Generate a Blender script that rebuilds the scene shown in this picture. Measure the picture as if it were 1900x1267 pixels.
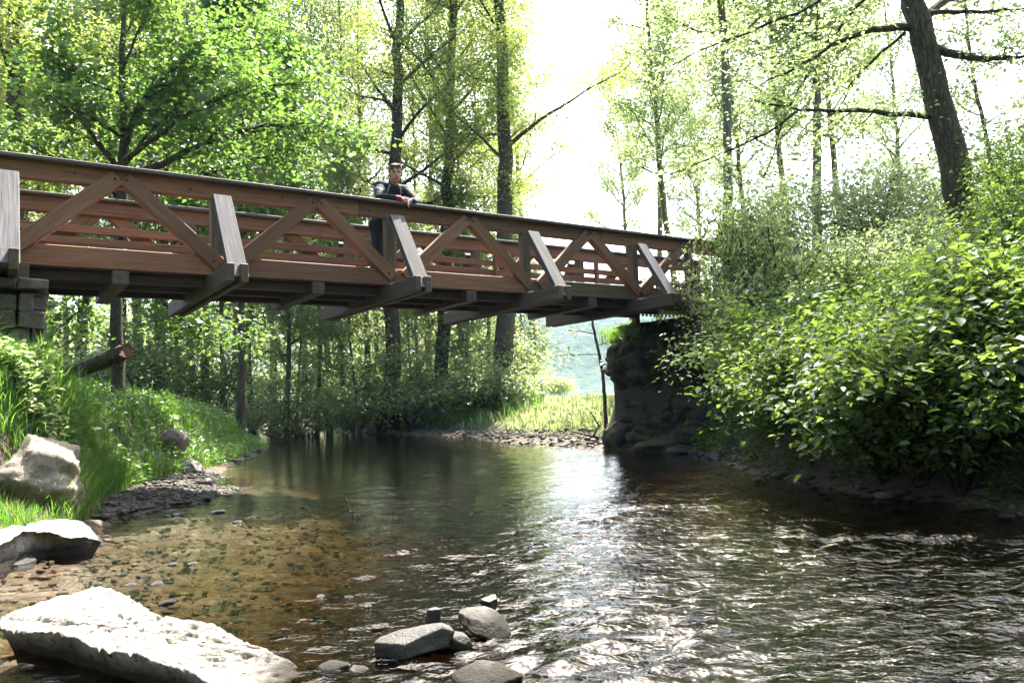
import bpy, bmesh, math, random, time
import numpy as np
from mathutils import Matrix, Vector, noise as mn

T0 = time.time()
sc = bpy.context.scene
for o in list(bpy.data.objects):
    bpy.data.objects.remove(o)
COL = sc.collection
rad = math.radians

# ------------------------------------------------------------------ camera
CAM_H = 1.0
R = np.array([[0.99916778, 0.04078913, 0.0],
              [0.00324737, -0.07954729, -0.9968258],
              [-0.04065965, 0.99599622, -0.07961355]])
FPX = 1403.5
cam = bpy.data.cameras.new('camera')
cam.sensor_width = 36.0
cam.lens = FPX / 1900 * 36.0
cam.clip_start = 0.05
cam.clip_end = 6000
camo = bpy.data.objects.new('camera', cam)
COL.objects.link(camo)
M = Matrix([list(R[i]) + [0] for i in range(3)] + [[0, 0, 0, 1]])
M[2][3] = CAM_H
camo.matrix_world = M
sc.camera = camo

# ------------------------------------------------------------------ light
SUN_AZ = rad(15.0)      # clockwise from +Y towards +X
SUN_EL = rad(58.0)
w = bpy.data.worlds.new('World'); sc.world = w; w.use_nodes = True
nt = w.node_tree
sky = nt.nodes.new('ShaderNodeTexSky'); sky.sky_type = 'NISHITA'
sky.sun_disc = False
sky.sun_elevation = SUN_EL
sky.sun_rotation = SUN_AZ
sky.air_density = 1.0; sky.dust_density = 5.0; sky.ozone_density = 1.0
nt.links.new(sky.outputs[0], nt.nodes['Background'].inputs[0])
nt.nodes['Background'].inputs[1].default_value = 0.15
sl = bpy.data.lights.new('sun', 'SUN'); sl.energy = 5.0; sl.angle = rad(0.53)
sl.color = (1.0, 0.95, 0.86)
so = bpy.data.objects.new('sun', sl); COL.objects.link(so)
sd = Vector((math.sin(SUN_AZ) * math.cos(SUN_EL), math.cos(SUN_AZ) * math.cos(SUN_EL), math.sin(SUN_EL)))
so.rotation_euler = sd.to_track_quat('Z', 'Y').to_euler()
vs = sc.view_settings
vs.view_transform = 'Standard'; vs.look = 'None'; vs.gamma = 1.0; vs.exposure = 2.6
vs.use_curve_mapping = False
cy = sc.cycles
cy.max_bounces = 7; cy.diffuse_bounces = 3; cy.glossy_bounces = 3; cy.transmission_bounces = 4
cy.transparent_max_bounces = 8; cy.volume_bounces = 0
cy.caustics_reflective = False; cy.caustics_refractive = False
cy.sample_clamp_indirect = 6.0
cy.use_denoising = True
try:
    cy.denoiser = 'OPENIMAGEDENOISE'; cy.denoising_input_passes = 'RGB_ALBEDO_NORMAL'
except Exception:
    pass

# ------------------------------------------------------------------ helpers
def ray(px, py):
    return R @ np.array([px - 950.0, -(py - 633.5), -FPX])
def on_plane(px, py, z=0.0):
    r = ray(px, py); t = (z - CAM_H) / r[2]; q = r * t
    return np.array([q[0], q[1], z])
def at_depth(px, py, y):
    r = ray(px, py); t = y / r[1]; q = r * t
    return np.array([q[0], q[1], q[2] + CAM_H])
BU = np.array([0.82393416, 0.56668554, 0.0]); BV = np.array([-0.56668554, 0.82393416, 0.0])
V0 = 9.4287
def bp(u, v, z):                      # a point in the bridge's own frame
    q = BU * u + BV * (V0 + v); return np.array([q[0], q[1], z])

def tag(o, label=None, cat=None, group=None, kind=None):
    if label: o['label'] = label
    if cat: o['category'] = cat
    if group: o['group'] = group
    if kind: o['kind'] = kind
    return o
def link(o, parent=None):
    COL.objects.link(o)
    if parent is not None:
        o.parent = parent
    return o
def empty(name, loc, rz=0.0):
    o = bpy.data.objects.new(name, None); o.empty_display_size = 0.2
    o.location = loc; o.rotation_euler = (0, 0, rz)
    return link(o)
def obj(name, me, parent=None, mat=None):
    if mat is not None and len(me.materials) == 0:
        me.materials.append(mat)
    return link(bpy.data.objects.new(name, me), parent)

def np_mesh(name, V, faces, mats=(), midx=None, attr=None, smooth=False):
    """faces: list of int arrays (n,k)."""
    V = np.asarray(V, dtype=np.float32)
    me = bpy.data.meshes.new(name)
    faces = [np.asarray(f, dtype=np.int32) for f in faces if len(f)]
    nl = sum(f.size for f in faces); nf = sum(len(f) for f in faces)
    me.vertices.add(len(V)); me.loops.add(nl); me.polygons.add(nf)
    me.vertices.foreach_set('co', V.ravel())
    me.loops.foreach_set('vertex_index', np.concatenate([f.ravel() for f in faces]))
    tot = np.concatenate([np.full(len(f), f.shape[1], dtype=np.int32) for f in faces])
    st = np.concatenate([[0], np.cumsum(tot)[:-1]]).astype(np.int32)
    me.polygons.foreach_set('loop_start', st)
    me.polygons.foreach_set('loop_total', tot)
    if midx is not None:
        me.polygons.foreach_set('material_index', np.asarray(midx, dtype=np.int32))
    if smooth is True:
        me.polygons.foreach_set('use_smooth', np.ones(nf, dtype=bool))
    elif smooth is not False:
        me.polygons.foreach_set('use_smooth', np.asarray(smooth, dtype=bool))
    for m in mats: me.materials.append(m)
    if attr is not None:
        for k, (dom, val) in attr.items():
            a = me.attributes.new(k, 'FLOAT', dom)
            a.data.foreach_set('value', np.asarray(val, dtype=np.float32))
    me.update(calc_edges=True)
    return me

def box_mesh(name, sx, sy, sz, mat, bev=0.008, jit=0.0, seed=0):
    bm = bmesh.new(); bmesh.ops.create_cube(bm, size=1.0)
    rg = random.Random(seed)
    for v in bm.verts:
        v.co = Vector((v.co.x * sx, v.co.y * sy, v.co.z * sz))
        if jit: v.co += Vector([rg.uniform(-jit, jit) for _ in range(3)])
    if bev:
        bmesh.ops.bevel(bm, geom=bm.edges[:] + bm.verts[:], offset=bev, segments=1, affect='EDGES', profile=0.5)
    me = bpy.data.meshes.new(name); bm.to_mesh(me); bm.free()
    me.materials.append(mat)
    return me

def tubes(polys, sides):
    """list of (pts(n,3), radii(n)) -> verts, quads; ends tapered closed by shrinking radius"""
    Vs, Fs, off = [], [], 0
    a = np.arange(sides) * 2 * math.pi / sides
    for pts, rr in polys:
        pts = np.asarray(pts, float); n = len(pts)
        tg = np.gradient(pts, axis=0); tg /= np.linalg.norm(tg, axis=1)[:, None] + 1e-9
        ref = np.array([0, 0, 1.0]) if abs(tg[0][2]) < 0.8 else np.array([1.0, 0, 0])
        s = np.cross(tg, ref); s /= np.linalg.norm(s, axis=1)[:, None] + 1e-9
        b = np.cross(s, tg)
        ring = pts[:, None, :] + np.asarray(rr)[:, None, None] * (np.cos(a)[None, :, None] * s[:, None, :] + np.sin(a)[None, :, None] * b[:, None, :])
        Vs.append(ring.reshape(-1, 3))
        i = np.arange(n - 1)[:, None] * sides; j = np.arange(sides)[None, :]; k = (np.arange(sides) + 1)[None, :] % sides
        q = np.stack([i + j, i + k, i + sides + k, i + sides + j], -1).reshape(-1, 4) + off
        Fs.append(q); off += n * sides
    return np.concatenate(Vs), np.concatenate(Fs)

def smoothstep(a, b, x):
    t = np.clip((x - a) / (b - a), 0, 1); return t * t * (3 - 2 * t)

class Waves:                          # cheap smooth noise in the plane
    def __init__(self, seed, n, l0, l1, aniso=None):
        g = np.random.default_rng(seed)
        lam = np.exp(g.uniform(math.log(l0), math.log(l1), n))
        th = g.uniform(0, 2 * math.pi, n) if aniso is None else g.normal(aniso[0], aniso[1], n)
        self.kx = 2 * math.pi / lam * np.cos(th); self.ky = 2 * math.pi / lam * np.sin(th)
        self.ph = g.uniform(0, 6.28, n); self.lam = lam
    def __call__(self, x, y, p=0.0):
        out = np.zeros_like(x)
        for kx, ky, ph, l in zip(self.kx, self.ky, self.ph, self.lam):
            out += np.sin(kx * x + ky * y + ph) * l ** p
        return out / math.sqrt(len(self.kx))

# ------------------------------------------------------------------ materials
def mat(name):
    m = bpy.data.materials.new(name); m.use_nodes = True
    n = m.node_tree.nodes; n.clear()
    return m, m.node_tree
def N(t, typ, **kw):
    n = t.nodes.new(typ)
    for k, v in kw.items():
        if k == 'ins':
            for a, b in v.items(): n.inputs[a].default_value = b
        else: setattr(n, k, v)
    return n
def ramp(t, stops, fac):
    r = t.nodes.new('ShaderNodeValToRGB')
    e = r.color_ramp.elements
    while len(e) < len(stops): e.new(0.5)
    for k, (p, c) in enumerate(stops):
        e[k].position = p; e[k].color = (c if len(c) == 4 else (*c, 1))
    t.links.new(fac, r.inputs[0]); return r.outputs[0]
def mixc(t, fac, a, b, mode='MIX'):
    n = t.nodes.new('ShaderNodeMix'); n.data_type = 'RGBA'; n.blend_type = mode
    for s, v in ((0, fac), (6, a), (7, b)):
        if hasattr(v, 'links') or isinstance(v, bpy.types.NodeSocket): t.links.new(v, n.inputs[s])
        else: n.inputs[s].default_value = v if s == 0 else (*v, 1) if len(v) == 3 else v
    return n.outputs[2]
def noise_tex(t, vec, scale, detail=4, rough=0.6, dist=0.0):
    n = N(t, 'ShaderNodeTexNoise'); n.inputs['Scale'].default_value = scale
    n.inputs['Detail'].default_value = detail; n.inputs['Roughness'].default_value = rough
    n.inputs['Distortion'].default_value = dist
    if vec is not None: t.links.new(vec, n.inputs['Vector'])
    return n
def mapping(t, vec, scale):
    n = N(t, 'ShaderNodeMapping'); n.inputs['Scale'].default_value = scale
    t.links.new(vec, n.inputs['Vector']); return n.outputs[0]
def bump(t, h, strength, dist):
    n = N(t, 'ShaderNodeBump'); n.inputs['Strength'].default_value = strength; n.inputs['Distance'].default_value = dist
    t.links.new(h, n.inputs['Height']); return n.outputs[0]
def out(t, sh):
    o = N(t, 'ShaderNodeOutputMaterial'); t.links.new(sh, o.inputs['Surface']); return o
def math_n(t, op, a, b=None, clamp=False):
    n = N(t, 'ShaderNodeMath', operation=op, use_clamp=clamp)
    for i, v in enumerate((a, b)):
        if v is None: continue
        if isinstance(v, bpy.types.NodeSocket): t.links.new(v, n.inputs[i])
        else: n.inputs[i].default_value = v
    return n.outputs[0]

def wood_mat(name, dark, mid, light, moss=0.0, grey=0.0, rough=0.75):
    m, t = mat(name)
    tc = N(t, 'ShaderNodeTexCoord'); oi = N(t, 'ShaderNodeObjectInfo')
    add = N(t, 'ShaderNodeVectorMath', operation='ADD'); t.links.new(tc.outputs['Object'], add.inputs[0])
    sc3 = N(t, 'ShaderNodeVectorMath', operation='SCALE'); sc3.inputs[0].default_value = (37, 21, 53)
    t.links.new(oi.outputs['Random'], sc3.inputs['Scale']); t.links.new(sc3.outputs[0], add.inputs[1])
    v = add.outputs[0]
    g = noise_tex(t, mapping(t, v, (1.2, 26, 26)), 1.6, 6, 0.65, 0.6)
    big = noise_tex(t, mapping(t, v, (0.9, 3, 3)), 1.2, 3, 0.6)
    c = ramp(t, [(0.25, dark), (0.5, mid), (0.78, light)], g.outputs[0])
    c = mixc(t, math_n(t, 'MULTIPLY', big.outputs[0], 0.55), c, mixc(t, 0.5, dark, mid))
    if grey:
        gn = noise_tex(t, mapping(t, v, (0.7, 9, 9)), 1.7, 5, 0.7)
        gm = ramp(t, [(0.45, (0, 0, 0)), (0.68, (grey, grey, grey))], gn.outputs[0])
        c = mixc(t, gm, c, (0.22, 0.205, 0.19))
    if moss:
        mm = noise_tex(t, mapping(t, v, (2, 5, 5)), 1.5, 5, 0.7)
        fm = ramp(t, [(0.42, (0, 0, 0)), (0.7, (moss, moss, moss))], mm.outputs[0])
        c = mixc(t, fm, c, (0.07, 0.085, 0.03))
    # checks and knots
    ck = noise_tex(t, mapping(t, v, (0.5, 40, 40)), 2.0, 2, 0.5, 0.3)
    cm = ramp(t, [(0.30, (0, 0, 0)), (0.36, (1, 1, 1))], ck.outputs[0])
    c = mixc(t, 1.0, c, mixc(t, cm, (0.45, 0.42, 0.4), (1, 1, 1)), 'MULTIPLY')
    hv = N(t, 'ShaderNodeHueSaturation'); t.links.new(c, hv.inputs['Color'])
    t.links.new(math_n(t, 'ADD', math_n(t, 'MULTIPLY', oi.outputs['Random'], 0.45), 0.78), hv.inputs['Value'])
    p = N(t, 'ShaderNodeBsdfPrincipled'); t.links.new(hv.outputs[0], p.inputs['Base Color'])
    p.inputs['Roughness'].default_value = rough
    t.links.new(bump(t, math_n(t, 'ADD', g.outputs[0], cm), 0.5, 0.006), p.inputs['Normal'])
    out(t, p.outputs[0]); return m

def leaf_mat(name, c0, c1, c2, trans=0.5, tcol=(0.3, 0.5, 0.05), gloss=0.06, rough=0.45):
    m, t = mat(name)
    a = N(t, 'ShaderNodeAttribute', attribute_name='v')
    oi = N(t, 'ShaderNodeObjectInfo')
    c = ramp(t, [(0.0, c0), (0.5, c1), (1.0, c2)], a.outputs['Fac'])
    hv = N(t, 'ShaderNodeHueSaturation'); t.links.new(c, hv.inputs['Color'])
    t.links.new(math_n(t, 'ADD', math_n(t, 'MULTIPLY', oi.outputs['Random'], 0.04), 0.48), hv.inputs['Hue'])
    t.links.new(math_n(t, 'ADD', math_n(t, 'MULTIPLY', oi.outputs['Random'], 0.3), 0.85), hv.inputs['Value'])
    d = N(t, 'ShaderNodeBsdfDiffuse'); t.links.new(hv.outputs[0], d.inputs[0])
    tr = N(t, 'ShaderNodeBsdfTranslucent')
    tcv = mixc(t, 1.0, mixc(t, a.outputs['Fac'], tuple(x * 0.65 for x in tcol), tcol), (1, 1, 1), 'MULTIPLY')
    t.links.new(tcv, tr.inputs[0])
    mx = N(t, 'ShaderNodeMixShader'); mx.inputs[0].default_value = trans
    t.links.new(d.outputs[0], mx.inputs[1]); t.links.new(tr.outputs[0], mx.inputs[2])
    gl = N(t, 'ShaderNodeBsdfGlossy'); gl.inputs['Roughness'].default_value = rough; gl.inputs[0].default_value = (1, 1, 1, 1)
    m2 = N(t, 'ShaderNodeMixShader'); m2.inputs[0].default_value = gloss
    t.links.new(mx.outputs[0], m2.inputs[1]); t.links.new(gl.outputs[0], m2.inputs[2])
    out(t, m2.outputs[0]); return m

def bark_mat(name, a, b, c, moss=0.3):
    m, t = mat(name)
    tc = N(t, 'ShaderNodeTexCoord')
    v = mapping(t, tc.outputs['Object'], (9, 9, 2.2))
    n1 = noise_tex(t, v, 1.5, 7, 0.7, 1.0)
    vo = N(t, 'ShaderNodeTexVoronoi', feature='DISTANCE_TO_EDGE'); vo.inputs['Scale'].default_value = 2.4
    t.links.new(v, vo.inputs['Vector'])
    cr = ramp(t, [(0.0, (0, 0, 0)), (0.12, (1, 1, 1))], vo.outputs['Distance'])
    col = ramp(t, [(0.3, a), (0.5, b), (0.75, c)], n1.outputs[0])
    col = mixc(t, 1.0, col, mixc(t, cr, (0.5, 0.5, 0.5), (1, 1, 1)), 'MULTIPLY')
    if moss:
        n2 = noise_tex(t, tc.outputs['Object'], 1.3, 4, 0.65)
        col = mixc(t, ramp(t, [(0.48, (0, 0, 0)), (0.66, (moss, moss, moss))], n2.outputs[0]), col, (0.075, 0.10, 0.03))
    p = N(t, 'ShaderNodeBsdfPrincipled'); t.links.new(col, p.inputs['Base Color']); p.inputs['Roughness'].default_value = 0.9
    p.inputs['Specular IOR Level'].default_value = 0.2
    t.links.new(bump(t, math_n(t, 'ADD', math_n(t, 'MULTIPLY', cr, 0.5), n1.outputs[0]), 0.9, 0.03), p.inputs['Normal'])
    out(t, p.outputs[0]); return m

def rock_mat(name, a, b, c, speck=0.3, moss=0.0, rough=0.85, bstr=0.8, scale=3.0, wet=False):
    m, t = mat(name)
    tc = N(t, 'ShaderNodeTexCoord'); v = tc.outputs['Object']
    n1 = noise_tex(t, v, scale, 8, 0.68, 0.4)
    n2 = noise_tex(t, v, scale * 9, 5, 0.75)
    n3 = noise_tex(t, v, scale * 34, 3, 0.7)
    col = ramp(t, [(0.32, a), (0.5, b), (0.7, c)], n1.outputs[0])
    if speck:
        col = mixc(t, ramp(t, [(0.36, (speck, speck, speck)), (0.5, (0, 0, 0))], n2.outputs[0]), col, tuple(x * 0.4 for x in a))
        col = mixc(t, ramp(t, [(0.3, (speck, speck, speck)), (0.42, (0, 0, 0))], n3.outputs[0]), col, tuple(x * 0.5 for x in a))
    if moss:
        n4 = noise_tex(t, v, scale * 1.3, 5, 0.7)
        col = mixc(t, ramp(t, [(0.47, (0, 0, 0)), (0.62, (moss, moss, moss))], n4.outputs[0]), col, (0.08, 0.10, 0.025))
    if wet:                                   # dark algae line by the water, also painting shade onto undercut faces
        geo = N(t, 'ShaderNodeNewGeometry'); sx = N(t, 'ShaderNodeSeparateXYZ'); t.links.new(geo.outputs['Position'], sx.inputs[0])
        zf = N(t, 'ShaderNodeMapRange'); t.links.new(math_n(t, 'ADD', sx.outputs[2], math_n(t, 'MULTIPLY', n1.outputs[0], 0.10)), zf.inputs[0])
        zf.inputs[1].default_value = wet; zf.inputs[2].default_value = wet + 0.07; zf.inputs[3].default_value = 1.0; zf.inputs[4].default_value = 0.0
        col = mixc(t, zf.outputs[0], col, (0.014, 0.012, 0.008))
    p = N(t, 'ShaderNodeBsdfPrincipled'); t.links.new(col, p.inputs['Base Color']); p.inputs['Roughness'].default_value = rough; p.inputs['Specular IOR Level'].default_value = 0.22
    h = math_n(t, 'ADD', math_n(t, 'ADD', n1.outputs[0], math_n(t, 'MULTIPLY', n2.outputs[0], 0.45)), math_n(t, 'MULTIPLY', n3.outputs[0], 0.2))
    t.links.new(bump(t, h, bstr, 0.03), p.inputs['Normal'])
    out(t, p.outputs[0]); return m

def plain_mat(name, col, rough=0.8, nscale=20, amt=0.25):
    m, t = mat(name)
    tc = N(t, 'ShaderNodeTexCoord'); n1 = noise_tex(t, tc.outputs['Object'], nscale, 4, 0.6)
    c = ramp(t, [(0.3, tuple(x * (1 - amt) for x in col)), (0.7, tuple(min(1, x * (1 + amt)) for x in col))], n1.outputs[0])
    p = N(t, 'ShaderNodeBsdfPrincipled'); t.links.new(c, p.inputs['Base Color']); p.inputs['Roughness'].default_value = rough; p.inputs['Specular IOR Level'].default_value = 0.2
    t.links.new(bump(t, n1.outputs[0], 0.3, 0.005), p.inputs['Normal'])
    out(t, p.outputs[0]); return m

MT = {}
MT['red_wood'] = wood_mat('stained_timber', (0.072, 0.029, 0.013), (0.215, 0.084, 0.033), (0.34, 0.155, 0.066), moss=0.28, grey=0.24)
MT['old_wood'] = wood_mat('old_timber', (0.034, 0.019, 0.010), (0.085, 0.050, 0.027), (0.15, 0.092, 0.052), moss=0.42, grey=0.2)
MT['dark_wood'] = wood_mat('deck_timber', (0.026, 0.017, 0.011), (0.06, 0.040, 0.027), (0.10, 0.072, 0.05), moss=0.12, grey=0.2)
MT['grey_wood'] = wood_mat('weathered_timber', (0.026, 0.024, 0.026), (0.070, 0.065, 0.071), (0.19, 0.18, 0.19), moss=0.2, grey=0.1, rough=0.85)
MT['cap_wood'] = wood_mat('rail_cap_timber', (0.025, 0.018, 0.014), (0.065, 0.045, 0.035), (0.14, 0.11, 0.09), moss=0.2, grey=0.4)
MT['bark'] = bark_mat('alder_bark', (0.035, 0.028, 0.020), (0.085, 0.068, 0.050), (0.17, 0.145, 0.11), 0.35)
MT['bark_pale'] = bark_mat('pale_bark', (0.07, 0.06, 0.045), (0.16, 0.14, 0.11), (0.30, 0.27, 0.22), 0.35)
MT['twig'] = bark_mat('twig_bark', (0.03, 0.024, 0.017), (0.06, 0.047, 0.034), (0.11, 0.09, 0.065), 0.2)
MT['leaf_alder'] = leaf_mat('alder_leaf', (0.030, 0.062, 0.014), (0.055, 0.105, 0.022), (0.095, 0.15, 0.035), 0.52, (0.40, 0.50, 0.09), 0.07)
MT['leaf_far'] = leaf_mat('far_leaf', (0.040, 0.072, 0.018), (0.07, 0.115, 0.03), (0.12, 0.165, 0.05), 0.54, (0.42, 0.52, 0.17), 0.06)
MT['leaf_maple'] = leaf_mat('maple_leaf', (0.028, 0.062, 0.012), (0.048, 0.105, 0.018), (0.08, 0.15, 0.026), 0.42, (0.21, 0.38, 0.06), 0.06)
MT['leaf_shrub'] = leaf_mat('shrub_leaf', (0.018, 0.046, 0.011), (0.040, 0.088, 0.018), (0.085, 0.145, 0.032), 0.42, (0.30, 0.46, 0.065), 0.035, 0.5)
MT['leaf_light'] = leaf_mat('spring_leaf', (0.05, 0.085, 0.015), (0.085, 0.135, 0.024), (0.13, 0.18, 0.035), 0.55, (0.44, 0.56, 0.22), 0.06)
MT['grass'] = leaf_mat('grass_blade', (0.026, 0.085, 0.010), (0.048, 0.13, 0.016), (0.09, 0.17, 0.03), 0.42, (0.22, 0.46, 0.04), 0.05)
MT['straw'] = leaf_mat('dry_grass', (0.16, 0.13, 0.06), (0.26, 0.21, 0.10), (0.36, 0.31, 0.17), 0.35, (0.4, 0.34, 0.15), 0.04)
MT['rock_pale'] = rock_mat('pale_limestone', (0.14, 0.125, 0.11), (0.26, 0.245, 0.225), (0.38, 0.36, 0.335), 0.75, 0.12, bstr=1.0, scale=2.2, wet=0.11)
MT['rock_slab'] = rock_mat('pitted_slab', (0.12, 0.105, 0.088), (0.25, 0.23, 0.205), (0.37, 0.35, 0.32), 0.9, 0.15, bstr=1.0, scale=2.6, wet=0.085)  # wet band doubles as painted shade on the slab's undercut front
MT['rock_pink'] = rock_mat('pinkish_boulder', (0.12, 0.098, 0.08), (0.24, 0.20, 0.168), (0.36, 0.31, 0.27), 0.6, 0.3, scale=2.0)
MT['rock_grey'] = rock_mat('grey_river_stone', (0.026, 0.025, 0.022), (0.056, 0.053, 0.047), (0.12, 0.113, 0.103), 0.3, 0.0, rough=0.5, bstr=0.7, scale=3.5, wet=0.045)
MT['rock_dark'] = rock_mat('dark_wet_stone', (0.02, 0.018, 0.016), (0.045, 0.04, 0.036), (0.09, 0.083, 0.075), 0.2, 0.0, rough=0.3, bstr=0.5, scale=4)
MT['bed_stone'] = rock_mat('bed_pebble', (0.035, 0.022, 0.013), (0.085, 0.055, 0.033), (0.16, 0.115, 0.075), 0.2, 0.0, bstr=0.4, scale=5)
MT['bed_stone_pale'] = rock_mat('pale_bed_pebble', (0.09, 0.07, 0.05), (0.16, 0.13, 0.10), (0.24, 0.21, 0.17), 0.2, 0.0, bstr=0.4, scale=5)
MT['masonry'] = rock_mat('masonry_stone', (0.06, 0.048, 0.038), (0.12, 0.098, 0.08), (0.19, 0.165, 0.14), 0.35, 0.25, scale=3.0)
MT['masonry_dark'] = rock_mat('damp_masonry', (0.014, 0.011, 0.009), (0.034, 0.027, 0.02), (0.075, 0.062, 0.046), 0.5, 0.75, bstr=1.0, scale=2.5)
MT['mortar'] = plain_mat('mortar', (0.06, 0.052, 0.045), 0.95, 30, 0.4)

# ground: soil, meadow and stream bed in one sheet
def ground_mat():
    m, t = mat('ground_soil')
    tc = N(t, 'ShaderNodeTexCoord'); v = tc.outputs['Object']
    geo = N(t, 'ShaderNodeNewGeometry'); sx = N(t, 'ShaderNodeSeparateXYZ'); t.links.new(geo.outputs['Position'], sx.inputs[0])
    a = N(t, 'ShaderNodeAttribute', attribute_name='meadow')
    n1 = noise_tex(t, v, 1.1, 6, 0.65); n2 = noise_tex(t, v, 14, 5, 0.7)
    vo = N(t, 'ShaderNodeTexVoronoi'); vo.inputs['Scale'].default_value = 24; t.links.new(v, vo.inputs['Vector'])
    peb = mixc(t, vo.outputs['Color'], (0.30, 0.17, 0.075), (0.12, 0.07, 0.035))
    sepc = N(t, 'ShaderNodeSeparateColor'); t.links.new(vo.outputs['Color'], sepc.inputs[0])
    peb = ramp(t, [(0.0, (0.03, 0.019, 0.010)), (0.35, (0.066, 0.042, 0.023)), (0.65, (0.105, 0.072, 0.042)), (0.85, (0.11, 0.09, 0.055)), (1.0, (0.20, 0.165, 0.12))], sepc.outputs[0])
    silt = ramp(t, [(0.35, (0.026, 0.018, 0.010)), (0.65, (0.056, 0.039, 0.021))], n1.outputs[0])
    bedm = ramp(t, [(0.38, (0, 0, 0)), (0.58, (0.75, 0.75, 0.75))], n1.outputs[0])
    bed = mixc(t, bedm, peb, silt)
    soil = ramp(t, [(0.3, (0.025, 0.018, 0.011)), (0.7, (0.07, 0.052, 0.033))], n2.outputs[0])
    n3 = noise_tex(t, v, 0.25, 5, 0.6)
    mead = ramp(t, [(0.3, (0.11, 0.155, 0.022)), (0.55, (0.17, 0.20, 0.028)), (0.8, (0.23, 0.22, 0.04))], n3.outputs[0])
    land = mixc(t, a.outputs['Fac'], soil, mead)
    zf = N(t, 'ShaderNodeMapRange'); t.links.new(math_n(t, 'ADD', sx.outputs[2], math_n(t, 'MULTIPLY', n2.outputs[0], 0.06)), zf.inputs[0])
    zf.inputs[1].default_value = 0.05; zf.inputs[2].default_value = 0.16
    c = mixc(t, zf.outputs[0], bed, land)
    p = N(t, 'ShaderNodeBsdfPrincipled'); t.links.new(c, p.inputs['Base Color']); p.inputs['Roughness'].default_value = 0.9
    t.links.new(bump(t, math_n(t, 'ADD', n2.outputs[0], math_n(t, 'MULTIPLY', vo.outputs['Distance'], -0.8)), 0.7, 0.03), p.inputs['Normal'])
    out(t, p.outputs[0]); return m
MT['ground'] = ground_mat()

def water_mat():
    m, t = mat('stream_water')
    tc = N(t, 'ShaderNodeTexCoord'); v = tc.outputs['Object']
    n1 = noise_tex(t, mapping(t, v, (1.0, 1.7, 1)), 11, 3, 0.55, 0.4)
    n2 = noise_tex(t, mapping(t, v, (1.0, 1.5, 1)), 30, 2, 0.5)
    a = N(t, 'ShaderNodeAttribute', attribute_name='rough')
    h = math_n(t, 'ADD', n1.outputs[0], math_n(t, 'MULTIPLY', n2.outputs[0], 0.3))
    b = N(t, 'ShaderNodeBump'); b.inputs['Distance'].default_value = 0.02
    t.links.new(math_n(t, 'MULTIPLY', a.outputs['Fac'], 0.7), b.inputs['Strength'])
    t.links.new(h, b.inputs['Height'])
    fr = N(t, 'ShaderNodeFresnel'); fr.inputs[0].default_value = 1.333; t.links.new(b.outputs[0], fr.inputs['Normal'])
    gl = N(t, 'ShaderNodeBsdfGlossy'); gl.inputs['Roughness'].default_value = 0.02; gl.inputs[0].default_value = (1, 1, 1, 1)
    t.links.new(b.outputs[0], gl.inputs['Normal'])
    tr = N(t, 'ShaderNodeBsdfTransparent')
    dp = N(t, 'ShaderNodeAttribute', attribute_name='depth')          # true water depth: absorption along the way down
    cmb = N(t, 'ShaderNodeCombineColor')
    for k, ab in enumerate((3.4, 4.0, 5.6)):
        t.links.new(math_n(t, 'POWER', math.exp(-ab), dp.outputs['Fac']), cmb.inputs[k])
    t.links.new(cmb.outputs[0], tr.inputs[0])
    mx = N(t, 'ShaderNodeMixShader'); t.links.new(fr.outputs[0], mx.inputs[0])
    t.links.new(tr.outputs[0], mx.inputs[1]); t.links.new(gl.outputs[0], mx.inputs[2])
    out(t, mx.outputs[0]); return m
MT['water'] = water_mat()

# ------------------------------------------------------------------ terrain
PW = np.array([(-4.6, -16), (-4.0, 0), (-3.65, 4), (-3.62, 5.6), (-3.75, 6.6), (-4.0, 7.5), (-3.95, 8.1), (-3.6, 8.9), (-4.0, 10.3), (-4.75, 12), (-5.6, 15), (-6.3, 18.5),
               (-6.75, 20.4), (-7.7, 22), (-10, 26), (-14, 34), (-22, 48), (-34, 62), (-28, 68), (-13, 46), (-8.5, 35), (-5.3, 28.8), (-2.8, 25.2), (-0.6, 20), (1.0, 16.4), (1.64, 15.3),
               (2.97, 13.9), (2.95, 11.5), (2.92, 9.3), (3.2, 7.1), (3.83, 5.9), (5.2, 4), (6.5, 0), (7, -16)])
PB = np.array([(-4.7, -16), (-4.6, 0), (-4.55, 4), (-4.45, 5.6), (-4.25, 6.4), (-4.2, 7.2), (-4.45, 8.0), (-4.8, 8.8), (-5.05, 10), (-5.2, 11.8), (-5.8, 15), (-6.5, 18.5),
               (-6.95, 20.6), (-8.0, 22.3), (-10.3, 26.2), (-14.3, 34.2), (-22.3, 48), (-35, 62), (-28, 69), (-12.6, 46.4), (-8.0, 35.6), (-4.8, 29.6), (-2.3, 26.2), (-0.05, 21.8), (1.2, 19.0), (2.0, 17.4), (2.0, 16.2), (1.8, 15.3),
               (3.05, 13.9), (3.1, 11.5), (3.1, 9.3), (3.4, 7.1), (4.0, 5.9), (5.4, 4), (6.7, 0), (7.2, -16)])
def sdf(poly, x, y):
    """signed distance, negative inside"""
    P = np.stack([x, y], -1); d = np.full(x.shape, 1e9); ins = np.zeros(x.shape, bool)
    n = len(poly)
    for i in range(n):
        a, b = poly[i], poly[(i + 1) % n]; ab = b - a
        t = np.clip(((P - a) @ ab) / (ab @ ab), 0, 1)
        d = np.minimum(d, np.linalg.norm(P - a - t[..., None] * ab, axis=-1))
        c = (a[1] > y) != (b[1] > y)
        xi = a[0] + (y - a[1]) * ab[0] / (ab[1] if abs(ab[1]) > 1e-9 else 1e-9)
        ins ^= c & (x < xi)
    return np.where(ins, -d, d)
W1 = Waves(3, 14, 0.8, 4.0); W2 = Waves(5, 20, 0.15, 0.7); W3 = Waves(9, 10, 8, 40)
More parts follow.
